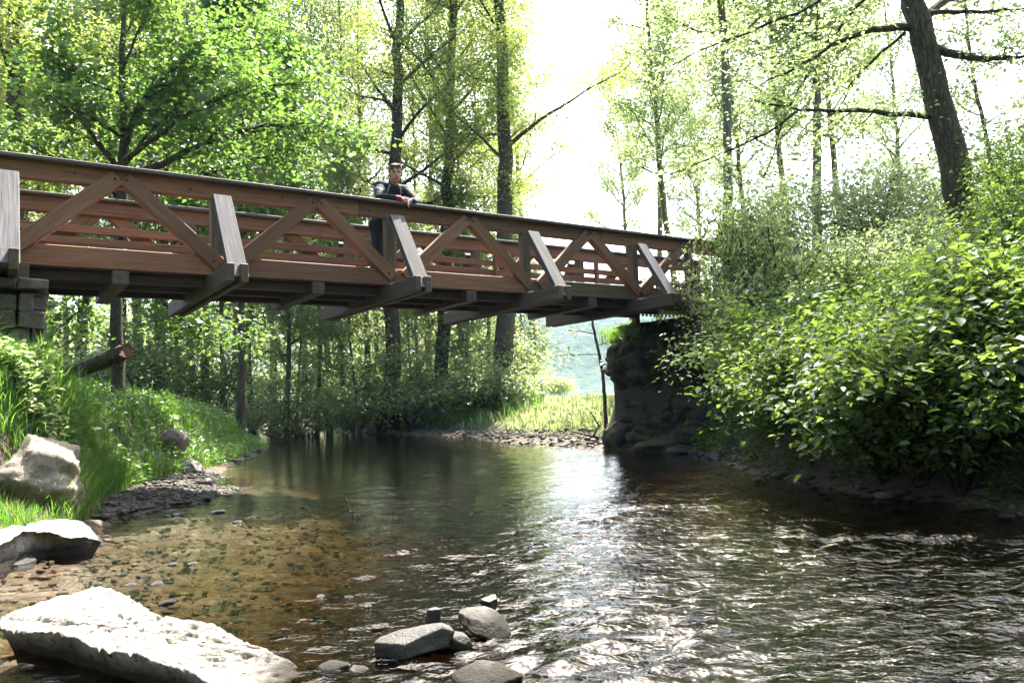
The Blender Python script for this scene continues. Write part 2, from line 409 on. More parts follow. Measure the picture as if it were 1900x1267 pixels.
def terrain(x, y):
    x = np.asarray(x, float); y = np.asarray(y, float)
    dw = sdf(PW, x, y); db = sdf(PB, x, y)
    xc = np.interp(y, [-20, 10, 15, 20, 25, 30, 40, 58, 70], [0, -0.5, -1.2, -3.0, -5.6, -8, -12.5, -26, -40])
    left = smoothstep(0.6, -0.6, x - xc)
    uu = x * BU[0] + y * BU[1]; vv = x * BV[0] + y * BV[1] - V0
    far = smoothstep(2.6, 6.5, vv) * (1 - left)
    dbp = np.maximum(db, 0)
    near = smoothstep(9.5, 7.5, y)
    hl = (1.0 + 0.25 * near) * smoothstep(-0.05, 0.9 - 0.5 * near, dbp) + 0.45 * (1 - 0.7 * near) * smoothstep(0.8, 3.5, dbp) - 0.35 * smoothstep(13, 22, y) + 0.18 * near * smoothstep(0.2, 1.0, dbp)
    hr = 0.35 * smoothstep(0.0, 0.5, dbp) + 2.1 * smoothstep(0.2, 3.8, dbp)
    hf = 0.22 * smoothstep(0, 0.6, dbp) + 0.55 * smoothstep(0.3, 3.0, dbp) + 0.004 * np.maximum(y - 30, 0)
    h = hl * left + (1 - left) * (hr * (1 - far) + hf * far)
    # path embankments at both bridge ends
    emb = smoothstep(2.6, 1.3, np.abs(vv - 0.8))
    h = np.where(uu < 2, np.maximum(h, (2.42 * smoothstep(0.6, -0.3, uu) * smoothstep(1.9, 1.2, np.abs(vv - 0.8)))), np.maximum(h * np.where((uu > 9.6) & (vv > -0.8) & (vv < 4), smoothstep(10.7, 11.2, uu), 1.0), 2.36 * emb * smoothstep(10.75, 11.15, uu)))
    bar = 0.10 * smoothstep(0, 0.5, dw) 
    land = 0.01 + bar + h + smoothstep(0.2, 2, dbp) * (0.06 * W1(x, y)) + 0.015 * W2(x, y) * smoothstep(0, 0.4, dw)
    land += smoothstep(60, 140, y) * 0.5 * W3(x, y)
    sh = smoothstep(0.8, -2.6, x) * smoothstep(13, 8, y)       # shallow shelf by the near left bank
    dep = np.minimum(0.24 * -dw * (1 - 0.70 * sh) + 0.02, 0.95 - 0.72 * sh)
    bed = -dep + 0.022 * W2(x, y) * (1 + sh) + 0.03 * W1(x, y)
    bed = np.minimum(bed, -0.012)
    return np.where(dw > 0, land, bed)

def axis(lo, hi, d0, d1, c0, c1):
    """spacing d0 inside [c0,c1], growing outside"""
    xs = list(np.arange(c0, c1 + 1e-6, d0))
    s = d0; x = c1
    while x < hi: s = min(s * 1.12, d1); x += s; xs.append(x)
    s = d0; x = c0
    while x > lo: s = min(s * 1.12, d1); x -= s; xs.insert(0, x)
    return np.array(xs)
def grid_faces(nx, ny):
    i = np.arange(ny - 1)[:, None]; j = np.arange(nx - 1)[None, :]
    a = i * nx + j
    return np.stack([a, a + 1, a + nx + 1, a + nx], -1).reshape(-1, 4)
gx = axis(-900, 900, 0.13, 60, -8.5, 8.0); gy = axis(-60, 1500, 0.13, 60, 1.5, 21)
X, Y = np.meshgrid(gx, gy); Z = terrain(X, Y)
dbg = sdf(PB, X, Y)
mead = smoothstep(24, 30, Y) * smoothstep(1.0, 3.0, X * 1.0 + 0.4) * 1.0
mead = np.maximum(mead, smoothstep(62, 75, Y))
mead = np.maximum(mead, smoothstep(0.0, 0.5, dbg) * smoothstep(16, 18, Y) * smoothstep(-1.0, 0.5, X))
mead = np.maximum(mead, 0.35 * smoothstep(0.4, 1.5, dbg))
gme = np_mesh('ground', np.stack([X, Y, Z], -1).reshape(-1, 3), [grid_faces(len(gx), len(gy))], [MT['ground']],
              attr={'meadow': ('POINT', mead.ravel())}, smooth=True)
tag(obj('ground', gme), kind='structure')
def ground_z(x, y):
    return float(terrain(np.array([x]), np.array([y]))[0])

# water surface with real ripples
wx = axis(-42, 9, 0.032, 0.6, -4.6, 4.6); 
ys = [1.4]
while ys[-1] < 70: ys.append(ys[-1] + max(0.016, 0.0075 * ys[-1]))
wy = np.concatenate([np.arange(-15, 1.3, 0.3), np.array(ys)])
X, Y = np.meshgrid(wx, wy)
# breeze and riffle: flat by the near-left shelf, lively in the main current
rg = 0.40 + 0.60 * smoothstep(-2.6, 1.0, X + 0.10 * (Y - 4) + 0.35 * np.sin(Y * 0.7))
rg *= 0.36 + 0.64 * smoothstep(12, 4.5, Y)
rg += 0.5 * smoothstep(0.0, 2.0, X) * smoothstep(8, 5, Y)
rg += 0.55 * np.exp(-((X - (3.6 - 0.28 * (Y - 4.0))) / 0.55) ** 2) * smoothstep(12, 8, Y) * smoothstep(2.5, 4, Y)
WA = Waves(21, 26, 0.10, 0.32, (math.pi / 2 + 0.15, 0.55)); WB = Waves(22, 22, 0.35, 1.1, (math.pi / 2 + 0.1, 0.6)); WC = Waves(23, 12, 1.5, 5)
mod = 0.75 + 0.35 * WC(X, Y)
Zw = rg * np.clip(mod, 0.15, 1.6) * (0.0092 * WA(X, Y) + 0.0100 * WB(X, Y))
wme = np_mesh('water', np.stack([X, Y, Zw], -1).reshape(-1, 3), [grid_faces(len(wx), len(wy))], [MT['water']],
              attr={'rough': ('POINT', np.clip(rg, 0.1, 1.3).ravel()), 'depth': ('POINT', np.clip(-terrain(X, Y), 0, 2).ravel())}, smooth=True)
tag(obj('water', wme), kind='structure')
print('terrain', time.time() - T0)

# ------------------------------------------------------------------ distant hill and meadow
def hill_mat():
    m, t = mat('forested_hill')
    tc = N(t, 'ShaderNodeTexCoord'); n1 = noise_tex(t, tc.outputs['Object'], 0.12, 6, 0.7)
    c = ramp(t, [(0.35, (0.018, 0.035, 0.016)), (0.65, (0.05, 0.085, 0.03))], n1.outputs[0])
    p = N(t, 'ShaderNodeBsdfPrincipled'); t.links.new(c, p.inputs['Base Color']); p.inputs['Roughness'].default_value = 1
    t.links.new(bump(t, n1.outputs[0], 1.0, 3.0), p.inputs['Normal'])
    out(t, p.outputs[0]); return m
hx = np.linspace(-620, 620, 260); hy = np.linspace(420, 760, 70)
X, Y = np.meshgrid(hx, hy)
HW = Waves(31, 10, 120, 500); HT = Waves(32, 26, 7, 22)
prof = smoothstep(430, 590, Y) * smoothstep(760, 640, Y)
Z = prof * (70 + 10 * HW(X, Y) + 0.012 * -X) + prof * 2.2 * HT(X, Y) + 0.5
tag(obj('hill', np_mesh('hill', np.stack([X, Y, Z], -1).reshape(-1, 3), [grid_faces(260, 70)], [hill_mat()], smooth=True)), kind='structure')
# ------------------------------------------------------------------ timber footbridge
BZ = Matrix((( BU[0], BV[0], 0, 0), (BU[1], BV[1], 0, 0), (0, 0, 1, 0), (0, 0, 0, 1)))   # bridge axes
bridge = empty('timber_footbridge', bp(5.0, 0.8, 0.0)); bridge.rotation_euler = (0, 0, math.atan2(BU[1], BU[0]))
tag(bridge, 'reddish brown timber truss footbridge with grey slanted struts spanning the stream', 'bridge')
BR0 = Vector((5.0, 0.8, 0.0))
_bc = {}
def beam(name, p, q, wid, hei, matn, parent=bridge, bev=0.007, up=(0, 0, 1), base=BR0):
    """timber from p to q in bridge coordinates (u, v, z); wid across, hei along 'up'"""
    p = Vector(p); q = Vector(q); d = q - p; L = d.length; x = d / L
    u = Vector(up); yv = u.cross(x).normalized(); zv = x.cross(yv)
    key = (round(L, 3), wid, hei, matn, bev)
    if key not in _bc: _bc[key] = box_mesh(name, L, wid, hei, MT[matn], bev, 0.002, len(_bc))
    o = bpy.data.objects.new(name, _bc[key]); link(o, parent)
    m = Matrix((x, yv, zv)).transposed().to_4x4(); m.translation = (p + q) / 2 - base
    o.matrix_local = m
    return o
NODES = [0.07, 2.22, 4.53, 6.84, 9.15]
APEX = [1.17, 3.47, 5.80, 8.13]
URIGHT = 10.45
for side in (0, 1):
    sg = 1 if side == 0 else -1
    vo = 0.0 if side == 0 else 1.6            # outer face
    def VV(a): return vo + sg * a
    ends = [(-2.45, 0.02), (0.02, 3.47 + 0.6), (3.47 + 0.6, 8.13 + .3), (8.13 + .3, URIGHT), (URIGHT, 12.5)]
    for a, b in ends:
        if b > a: beam('top_chord', (a + .002, VV(0.075), 3.705), (b - .002, VV(0.075), 3.705), 0.10, 0.19, 'red_wood')
    for a, b in [(-2.45, 1.3), (1.3, 5.2), (5.2, 9.3), (9.3, 12.5)]:
        beam('rail_cap', (a + .003, VV(0.055), 3.824), (b - .003, VV(0.055), 3.824), 0.24, 0.045, 'cap_wood')
    for a, b in zip(NODES, NODES[1:] + [URIGHT]):
        beam('bottom_chord', (a + .06, VV(0.075), 2.785), (b - .06, VV(0.075), 2.785), 0.12, 0.235, 'red_wood' if a < 6 or side else 'old_wood')
    beam('bottom_chord', (-2.4, VV(0.075), 2.785), (NODES[0] - .06, VV(0.075), 2.785), 0.12, 0.235, 'red_wood')
    for k, a in enumerate(APEX):
        for s in (-1, 1):
            beam('diagonal_brace', (a + s * 0.03, VV(0.035), 3.725), (a + s * 1.075, VV(0.035), 2.79), 0.11, 0.175, 'red_wood', up=(0, 0, 1))
    beam('diagonal_brace', (URIGHT - 0.03, VV(0.035), 3.725), (NODES[-1] + 0.1, VV(0.035), 2.79), 0.11, 0.175, 'red_wood')
    for k, a in enumerate(NODES):
        beam('strut', (a + 0.02, VV(-0.12), 3.60), (a + 0.02, VV(-0.86), 2.49), 0.215, 0.085, 'grey_wood', up=(0, -sg, 0.7))
        beam('node_post', (a, VV(0.075), 2.50), (a, VV(0.075), 3.62), 0.14, 0.13, 'old_wood', up=(1, 0, 0))
        beam('gusset', (a + 0.02, VV(-0.12), 2.58), (a + 0.02, VV(-0.80), 2.58), 0.10, 0.17, 'old_wood')
# far-side rails and short posts
for z0 in (3.415, 3.255):
    for a, b in [(-2.4, 2.2), (2.2, 6.84), (6.84, 10.4)]:
        beam('middle_rail', (a + .004, 1.47, z0), (b - .004, 1.47, z0), 0.04, 0.105, 'red_wood')
for u in (2.32, 4.63, 6.94, 9.25):
    beam('rail_post', (u + 0.25, 1.435, 2.70), (u + 0.25, 1.435, 3.60), 0.09, 0.06, 'red_wood', up=(1, 0, 0))
# main cross beams, joists, deck
for a in NODES:
    for s in (-1, 1):
        beam('cross_beam', (a + s * 0.075, -0.90, 2.555), (a + s * 0.075, 2.50, 2.555), 0.085, 0.205, 'old_wood')
for a in APEX:
    beam('joist', (a, -0.01, 2.575), (a, 1.74, 2.575), 0.17, 0.155, 'dark_wood')
for v in (0.22, 0.8, 1.38):
    for a, b in [(-0.6, 4.53), (4.53, 10.4)]:
        beam('stringer', (a + .003, v, 2.60), (b - .003, v, 2.60), 0.09, 0.105, 'dark_wood')
for k in range(9):
    v = 0.165 + k * 0.158
    for a, b in [(-2.4, 0.5 + 0.4 * (k % 2)), (0.5 + 0.4 * (k % 2), 5.1 + 0.6 * (k % 2)), (5.1 + 0.6 * (k % 2), 10.4), (10.4, 12.5)]:
        beam('deck_plank', (a + .003, v, 2.685), (b - .003, v, 2.685), 0.146, 0.045, 'dark_wood')
# palings on the approach beyond the truss
for k in range(15):
    u = 10.62 + k * 0.11
    beam('paling', (u, 1.62, 2.62), (u, 1.62, 3.40 - 0.02 * (k % 3)), 0.055, 0.022, 'old_wood', bev=0.003, up=(0, 1, 0))
for z0 in (3.30, 2.78):
    beam('paling_rail', (10.5, 1.58, z0), (12.4, 1.58, z0), 0.05, 0.08, 'old_wood')
for vv_ in (0.075, 1.525):
    for u in (10.55, 12.4):
        beam('approach_post', (u, vv_, 2.3), (u, vv_, 3.61), 0.12, 0.12, 'old_wood', up=(1, 0, 0))
# bolt heads at the joints
MT['iron'] = plain_mat('rusty_iron', (0.05, 0.032, 0.024), 0.6, 80, 0.4)
bm = bmesh.new(); bmesh.ops.create_cone(bm, cap_ends=True, segments=8, radius1=0.016, radius2=0.012, depth=0.02)
bme = bpy.data.meshes.new('bolt'); bm.to_mesh(bme); bm.free(); bme.materials.append(MT['iron'])
for a in APEX:
    for du, z in ((-0.06, 3.70), (0.06, 3.70), (-1.0, 2.83), (1.0, 2.83), (-0.45, 3.72), (0.75, 3.69)):
        o = link(bpy.data.objects.new('bolt', bme), bridge); o.rotation_euler = (math.pi / 2, 0, 0)
        o.location = Vector((a + du, -0.026 if abs(du) < .1 or abs(du) == 1.0 else 0.02, z)) - BR0

# ------------------------------------------------------------------ stone work
def stone_mesh(sx, sy, sz, matn, seed, jit=0.018):
    bm = bmesh.new(); bmesh.ops.create_cube(bm, size=1.0)
    rg = random.Random(seed)
    for v in bm.verts: v.co = Vector((v.co.x * sx, v.co.y * sy, v.co.z * sz)) + Vector([rg.uniform(-jit, jit) for _ in range(3)])
    bmesh.ops.bevel(bm, geom=bm.edges[:], offset=min(sx, sz) * 0.13, segments=2, affect='EDGES', profile=0.6)
    for v in bm.verts: v.co += Vector([rg.uniform(-jit, jit) * 0.4 for _ in range(3)])
    me = bpy.data.meshes.new('stone'); bm.to_mesh(me); bm.free(); me.materials.append(MT[matn]); return me
def wall_face(parent, base, p0, axis_, nrm, length, z0, z1, matn, seed, hmin=0.14, hmax=0.26, wmin=0.22, wmax=0.5, batter=0.0, ztop=None):
    """courses of stones on a vertical face; p0 start in bridge coordinates, axis_/nrm unit vectors"""
    rg = random.Random(seed); z = z0; c = 0
    axis_ = Vector(axis_); nrm = Vector(nrm)
    while z < z1 - 0.05:
        hh = min(rg.uniform(hmin, hmax), z1 - z); s = -rg.uniform(0, 0.2)
        while s < length:
            ww = rg.uniform(wmin, wmax); ww = min(ww, length - s) if length - s - ww < 0.12 else ww
            me = stone_mesh(ww - 0.012, 0.22, hh - 0.012, matn, rg.randrange(10 ** 6))
            o = bpy.data.objects.new('stone', me); link(o, parent)
            ctr = Vector(p0) + axis_ * (s + ww / 2) + nrm * (rg.uniform(-0.03, 0.02) - batter * (z - z0)) + Vector((0, 0, z + hh / 2))
            m = Matrix((axis_, -nrm, Vector((0, 0, 1)))).transposed().to_4x4(); m.translation = ctr - base
            o.matrix_local = m
            s += ww
        z += hh
def core_box(parent, base, lo, hi, matn):
    lo = Vector(lo); hi = Vector(hi); d = hi - lo
    o = bpy.data.objects.new('wall_core', box_mesh('wall_core', d.x, d.y, d.z, MT[matn], 0.02)); link(o, parent)
    o.location = (lo + hi) / 2 - base
RZ = math.atan2(BU[1], BU[0])
la = empty('stone_abutment', bp(-1.5, 0.8, 0.9)); la.rotation_euler = (0, 0, RZ)
tag(la, 'weathered masonry abutment with coping under the grassy end of the footbridge', 'abutment')
b0 = Vector((-1.5, 0.8, 0.9))
core_box(la, b0, (-3.8, -0.30, 0.2), (0.30, 1.95, 2.36), 'mortar')
wall_face(la, b0, (-3.8, -0.36, 0), (1, 0, 0), (0, -1, 0), 4.12, 0.9, 2.32, 'masonry', 1, 0.10, 0.19, 0.18, 0.42)
wall_face(la, b0, (0.34, -0.30, 0), (0, 1, 0), (1, 0, 0), 2.2, 0.3, 2.32, 'masonry', 2, 0.10, 0.19, 0.18, 0.42)
rg = random.Random(7)
s = -3.8
while s < 0.35:
    ww = rg.uniform(0.5, 0.8); ww = min(ww, 0.46 - s)
    me = stone_mesh(ww - 0.01, 0.55, 0.11, 'masonry', rg.randrange(9999), 0.012)
    o = link(bpy.data.objects.new('coping_stone', me), la); o.location = Vector((s + ww / 2, -0.22, 2.385)) - b0
    s += ww
me = stone_mesh(0.55, 1.9, 0.11, 'masonry', 77, 0.012)
o = link(bpy.data.objects.new('coping_stone', me), la); o.location = Vector((0.17, 1.02, 2.388)) - b0
beam('bearing_block', (0.02, 0.075, 2.555), (0.30, 0.075, 2.555), 0.2, 0.21, 'old_wood')

ra = empty('stone_abutment', bp(11.4, 1.0, 0.0)); ra.rotation_euler = (0, 0, RZ)
tag(ra, 'dark damp rock and masonry abutment shaded under the far end of the footbridge', 'abutment')
b1 = Vector((11.4, 1.0, 0.0))
core_box(ra, b1, (10.42, -0.9, -0.5), (13.4, 2.15, 2.36), 'mortar')
def rock_face(parent, base, path, z0, z1, seed, prof, amp, matn):
    P = np.array(path, float); sg = np.linalg.norm(np.diff(P, axis=0), axis=1); ss = np.concatenate([[0], np.cumsum(sg)])
    ns, nz_ = 190, 80; V = []
    tq_ = np.linspace(0, ss[-1], ns); C = np.stack([np.interp(tq_, ss, P[:, k]) for k in range(2)], -1)
    for _ in range(8): C[1:-1] = .25 * C[:-2] + .5 * C[1:-1] + .25 * C[2:]
    tg = np.gradient(C, axis=0); tg /= np.linalg.norm(tg, axis=1)[:, None]; nr = np.stack([-tg[:, 1], tg[:, 0]], -1)
    for j in range(nz_):
        z = z0 + (z1 - z0) * j / (nz_ - 1)
        for i in range(ns):
            q = Vector((tq_[i], z * 1.6, seed)); d = prof(z)
            c1 = mn.voronoi(Vector((tq_[i] * 1.5, z * 3.4, seed)))[0]; crack = min(1.0, (c1[1] - c1[0]) * 5)
            d += amp * (0.9 * mn.fractal(q * 1.3, 1.0, 2.0, 4) + 0.25 * mn.fractal(q * 6, 0.8, 2.0, 3)) + 0.12 * crack + 0.10 * mn.cell(Vector((tq_[i] * 1.2, z * 2.6, seed)))
            V.append((C[i, 0] - nr[i, 0] * d - base.x, C[i, 1] - nr[i, 1] * d - base.y, z - base.z))
    me = np_mesh('rock_face', V, [grid_faces(ns, nz_)], [MT[matn]], smooth=False)
    return obj('rock_face', me, parent)
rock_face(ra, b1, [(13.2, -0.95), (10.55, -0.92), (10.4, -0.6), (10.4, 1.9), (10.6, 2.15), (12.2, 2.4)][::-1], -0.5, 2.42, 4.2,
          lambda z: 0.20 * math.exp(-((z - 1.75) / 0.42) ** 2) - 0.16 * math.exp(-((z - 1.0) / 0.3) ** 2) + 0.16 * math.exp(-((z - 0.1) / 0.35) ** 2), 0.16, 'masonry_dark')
def rock_mesh(name, dims, seed, matn, planes=14, rough=0.10, sub=4, flat=0.0, fine=0.03):
    bm = bmesh.new(); bmesh.ops.create_icosphere(bm, subdivisions=sub, radius=1.0)
    rg = random.Random(seed); off = Vector((rg.uniform(0, 90), rg.uniform(0, 90), rg.uniform(0, 90)))
    PL = []
    for _ in range(planes):
        n = Vector((rg.gauss(0, 1), rg.gauss(0, 1), rg.gauss(0, 1))).normalized(); PL.append((n, rg.uniform(0.62, 0.9)))
    if flat: PL.append((Vector((rg.uniform(-.15, .15), rg.uniform(-.15, .15), 1)).normalized(), 1 - flat))
    for v in bm.verts:
        c = v.co.copy()
        for n, d in PL:
            e = c.dot(n) - d
            if e > 0: c -= n * e
        c *= 1 + rough * mn.fractal(c * 1.6 + off, 1.0, 2.0, 4) + fine * mn.fractal(c * 7 + off, 0.8, 2.0, 3)
        v.co = Vector((c.x * dims[0], c.y * dims[1], c.z * dims[2]))
    me = bpy.data.meshes.new(name); bm.to_mesh(me); bm.free(); me.materials.append(MT[matn])
    for p in me.polygons: p.use_smooth = True
    return me
def place(o, loc, rz=0, tilt=(0, 0)):
    o.location = loc; o.rotation_euler = (tilt[0], tilt[1], rz); return o
# overhanging rock of the abutment: bulges of natural stone bedded in it
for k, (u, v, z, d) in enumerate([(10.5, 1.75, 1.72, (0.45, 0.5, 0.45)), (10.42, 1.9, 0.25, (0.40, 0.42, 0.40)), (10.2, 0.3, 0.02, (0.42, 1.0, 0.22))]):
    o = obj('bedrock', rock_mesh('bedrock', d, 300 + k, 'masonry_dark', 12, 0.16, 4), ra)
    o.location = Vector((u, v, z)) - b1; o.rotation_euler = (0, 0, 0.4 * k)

# ------------------------------------------------------------------ rocks of the stream
def slab(name, outline, zb, matn, seed, under=0.12, bulge=0.03, nz=0.02, nring=120, fine=1.0, pw=1.5):
    """a lying stone: outline = [(x, y, ztop)] around its top edge"""
    P = np.array(outline, float); n = len(P)
    Q = np.concatenate([P, P[:1]]); seg = np.linalg.norm(np.diff(Q[:, :2], axis=0), axis=1); s = np.concatenate([[0], np.cumsum(seg)])
    tt = np.linspace(0, s[-1], nring, endpoint=False)
    ring = np.stack([np.interp(tt, s, Q[:, k]) for k in range(3)], -1)
    for _ in range(2): ring = 0.25 * np.roll(ring, 1, 0) + 0.5 * ring + 0.25 * np.roll(ring, -1, 0)
    c = ring.mean(0)
    def scaled(f, z=None, dz=0):
        r = c + (ring - c) * np.array([f, f, 1.0])
        if z is not None: r[:, 2] = z
        r[:, 2] += dz; return r
    size = np.linalg.norm(ring[:, :2] - c[:2], axis=1).mean()
    rings = [scaled(1 - under * 1.2, zb)]
    for k in range(1, 7):
        f = k / 7; r = scaled(1 - under * (1 - f) ** pw); r[:, 2] = zb + (ring[:, 2] - zb) * f * 0.93; rings.append(r)
    rings.append(scaled(1.0, None, -0.012 * size)); rings.append(scaled(0.985, None, 0.0))
    for k in range(1, 40):
        f = 0.98 * (1 - k / 40) ** 0.9
        r = c + (ring - c) * np.array([f, f, 1.0]); r[:, 2] = c[2] + (ring[:, 2] - c[2]) * f + bulge * (1 - f * f); rings.append(r)
    V = np.concatenate(rings + [np.array([[c[0], c[1], c[2] + bulge]])])
    rg = random.Random(seed); off = Vector((rg.uniform(0, 50), rg.uniform(0, 50), rg.uniform(0, 50)))
    for i in range(len(V)):
        p = Vector(V[i]); q = p * (1.2 / size) + off
        oc = 5 if size > 0.3 else 2
        d = Vector((mn.fractal(q, 0.9, 2.1, oc), mn.fractal(q + Vector((9, 3, 1)), 0.9, 2.1, oc), mn.fractal(q + Vector((2, 8, 5)), 0.8, 2.1, oc)))
        f2 = mn.fractal(p * (14 / size) + off, 0.7, 2.0, 3)
        V[i] += np.array([d.x * nz * 1.4, d.y * nz * 1.4, d.z * nz + (f2 * 0.004 - max(0.0, mn.fractal(p * 26 + off, 0.6, 2.0, 3) - 0.25) * 0.035 if size > 0.3 else f2 * 0.0012) * fine])
    m = len(rings); F = []
    j = np.arange(nring); k = (j + 1) % nring
    for a in range(m - 1):
        F.append(np.stack([a * nring + j, a * nring + k, (a + 1) * nring + k, (a + 1) * nring + j], -1))
    cap = np.stack([(m - 1) * nring + j, (m - 1) * nring + k, np.full(nring, m * nring)], -1)
    bot = np.stack([k, j, np.full(nring, m * nring + 1)], -1)
    V = np.concatenate([V, [[c[0], c[1], zb]]])
    ctr = np.array([c[0], c[1], 0.0])
    me = np_mesh(name, V - ctr, [np.concatenate(F), np.concatenate([cap, bot])], [MT[matn]], smooth=True)
    o = obj(name, me); o.location = ctr; return o
def op(px, py, z): 
    q = on_plane(px, py, z); return (q[0], q[1], z)
# the big pale slab at the front
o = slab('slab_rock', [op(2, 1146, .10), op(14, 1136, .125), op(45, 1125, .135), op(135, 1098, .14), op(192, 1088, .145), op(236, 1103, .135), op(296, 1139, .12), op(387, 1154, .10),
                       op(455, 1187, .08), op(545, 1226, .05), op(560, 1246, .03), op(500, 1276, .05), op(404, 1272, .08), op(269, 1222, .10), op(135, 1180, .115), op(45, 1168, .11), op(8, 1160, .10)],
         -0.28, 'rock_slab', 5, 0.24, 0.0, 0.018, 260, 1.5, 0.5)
tag(o, 'long flat pale slab of pitted limestone lying in the shallow water, its top sunlit', 'rock')
for (px, py, z, dims, rz, tl, mt, seed, lab, grp) in [
    (766, 1192, 0.035, (0.215, 0.105, 0.075), 0.22, (0.1, -0.12), 'rock_grey', 501, 'long smooth grey stone, the widest of the wet cluster in midstream', 1),
    (838, 1192, 0.015, (0.095, 0.06, 0.062), 0.1, (0.0, 0.1), 'rock_grey', 502, 'small pointed grey stone leaning against the widest stone of the cluster', 1),
    (900, 1158, 0.035, (0.12, 0.15, 0.05), 0.5, (0.30, 0.2), 'rock_pale', 503, 'pale rough stone behind the smooth grey ones in the midstream cluster', 1),
    (908, 1120, 0.045, (0.055, 0.045, 0.055), 0.9, (0, 0), 'rock_dark', 504, 'small dark round stone capping the back of the midstream cluster', 1),
    (803, 1143, 0.015, (0.05, 0.035, 0.05), 0.3, (0.2, 0), 'rock_dark', 505, 'small dark chip of stone just upstream of the widest cluster stone', 1),
    (868, 1145, 0.01, (0.06, 0.05, 0.045), 1.4, (0.0, 0.2), 'rock_dark', 507, 'small dark stone wedged between the pale and the widest cluster stones', 1),
    (902, 1262, 0.02, (0.14, 0.11, 0.06), 0.2, (0.2, 0.1), 'rock_pale', 506, 'pale white topped stone lying alone below the midstream cluster', 0)]:
    q = on_plane(px, py, z); o = obj('river_stone', rock_mesh('river_stone', dims, seed, mt, 22, 0.06, 4, 0.25, 0.016)); place(o, (q[0], q[1], z), rz, tl)
    tag(o, lab, 'stone', 'stones of the midstream cluster' if grp else None)
# flat ledge and boulders of the grassy bank
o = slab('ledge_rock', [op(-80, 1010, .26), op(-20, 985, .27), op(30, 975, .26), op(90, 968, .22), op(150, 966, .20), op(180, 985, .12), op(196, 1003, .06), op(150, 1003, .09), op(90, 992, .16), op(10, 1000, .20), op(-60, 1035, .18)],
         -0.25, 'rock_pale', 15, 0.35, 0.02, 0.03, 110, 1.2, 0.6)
tag(o, 'low pale ledge rock jutting from the grassy bank over brown water', 'rock')
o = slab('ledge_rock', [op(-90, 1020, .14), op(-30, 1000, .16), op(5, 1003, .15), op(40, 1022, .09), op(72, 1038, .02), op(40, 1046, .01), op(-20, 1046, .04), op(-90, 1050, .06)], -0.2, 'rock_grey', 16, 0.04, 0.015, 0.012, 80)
tag(o, 'dark tapering stone lying in front of the pale ledge rock', 'rock')
bo = at_depth(48, 905, 6.75)
o = obj('boulder', rock_mesh('boulder', (0.60, 0.50, 0.46), 49, 'rock_pink', 18, 0.16, 5, 0.1, 0.05)); place(o, (bo[0] - 0.05, bo[1] + .15, bo[2] - 0.03), 0.9, (0.15, 0.25))
tag(o, 'large pinkish boulder half sunk in bright grass above the ledge rock', 'boulder')
bo = at_depth(320, 822, 12.2)
o = obj('boulder', rock_mesh('boulder', (0.27, 0.25, 0.32), 44, 'rock_pink', 12, 0.12, 4)); place(o, (bo[0], bo[1], bo[2] - 0.02), 1.0)
tag(o, 'angular tan boulder set in the middle of the grassy bank', 'boulder')
bo = at_depth(345, 862, 12.0)
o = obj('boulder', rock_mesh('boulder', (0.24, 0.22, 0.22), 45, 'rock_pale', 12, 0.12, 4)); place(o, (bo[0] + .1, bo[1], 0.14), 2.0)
tag(o, 'pale broken boulder at the water edge below the tan boulder', 'boulder')
o = obj('boulder', rock_mesh('boulder', (0.30, 0.24, 0.2), 46, 'rock_dark', 12, 0.14, 4)); q = on_plane(112, 962, 0.05); place(o, (q[0], q[1], 0.05), 0.7)
tag(o, 'dark stone wedged under the large pinkish boulder', 'boulder')
# block on the gravel tip
q = on_plane(373, 893, 0.1)
o = obj('stone', rock_mesh('stone', (0.16, 0.12, 0.09), 47, 'rock_dark', 10, 0.06, 3, 0.3)); place(o, (q[0], q[1], 0.08), 0.2)
tag(o, 'squared dark stone on the tip of the small gravel bar', 'stone')
# stones along the foot of the shrub bank
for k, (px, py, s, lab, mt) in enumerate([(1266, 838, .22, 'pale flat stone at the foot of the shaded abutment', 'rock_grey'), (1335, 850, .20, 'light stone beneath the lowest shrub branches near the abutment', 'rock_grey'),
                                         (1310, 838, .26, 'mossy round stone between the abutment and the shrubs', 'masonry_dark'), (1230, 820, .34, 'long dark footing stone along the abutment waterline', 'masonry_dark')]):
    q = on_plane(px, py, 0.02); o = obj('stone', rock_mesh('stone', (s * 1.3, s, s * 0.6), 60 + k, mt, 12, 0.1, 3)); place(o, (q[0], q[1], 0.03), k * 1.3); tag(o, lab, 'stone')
for k, (px, py, s, lab) in enumerate([(1065, 788, .55, 'brown boulder where the gravel bar meets the bright meadow'), (1035, 795, .42, 'low dark boulder at the back of the far gravel bar'), (1092, 790, .38, 'small brown boulder beside the abutment at the meadow edge')]):
    q = on_plane(px, py + 4, 0.15); o = obj('boulder', rock_mesh('boulder', (s, s * .8, s * 0.6), 80 + k, 'masonry', 12, 0.14, 3)); place(o, (q[0], q[1], 0.25), k); tag(o, lab, 'boulder')
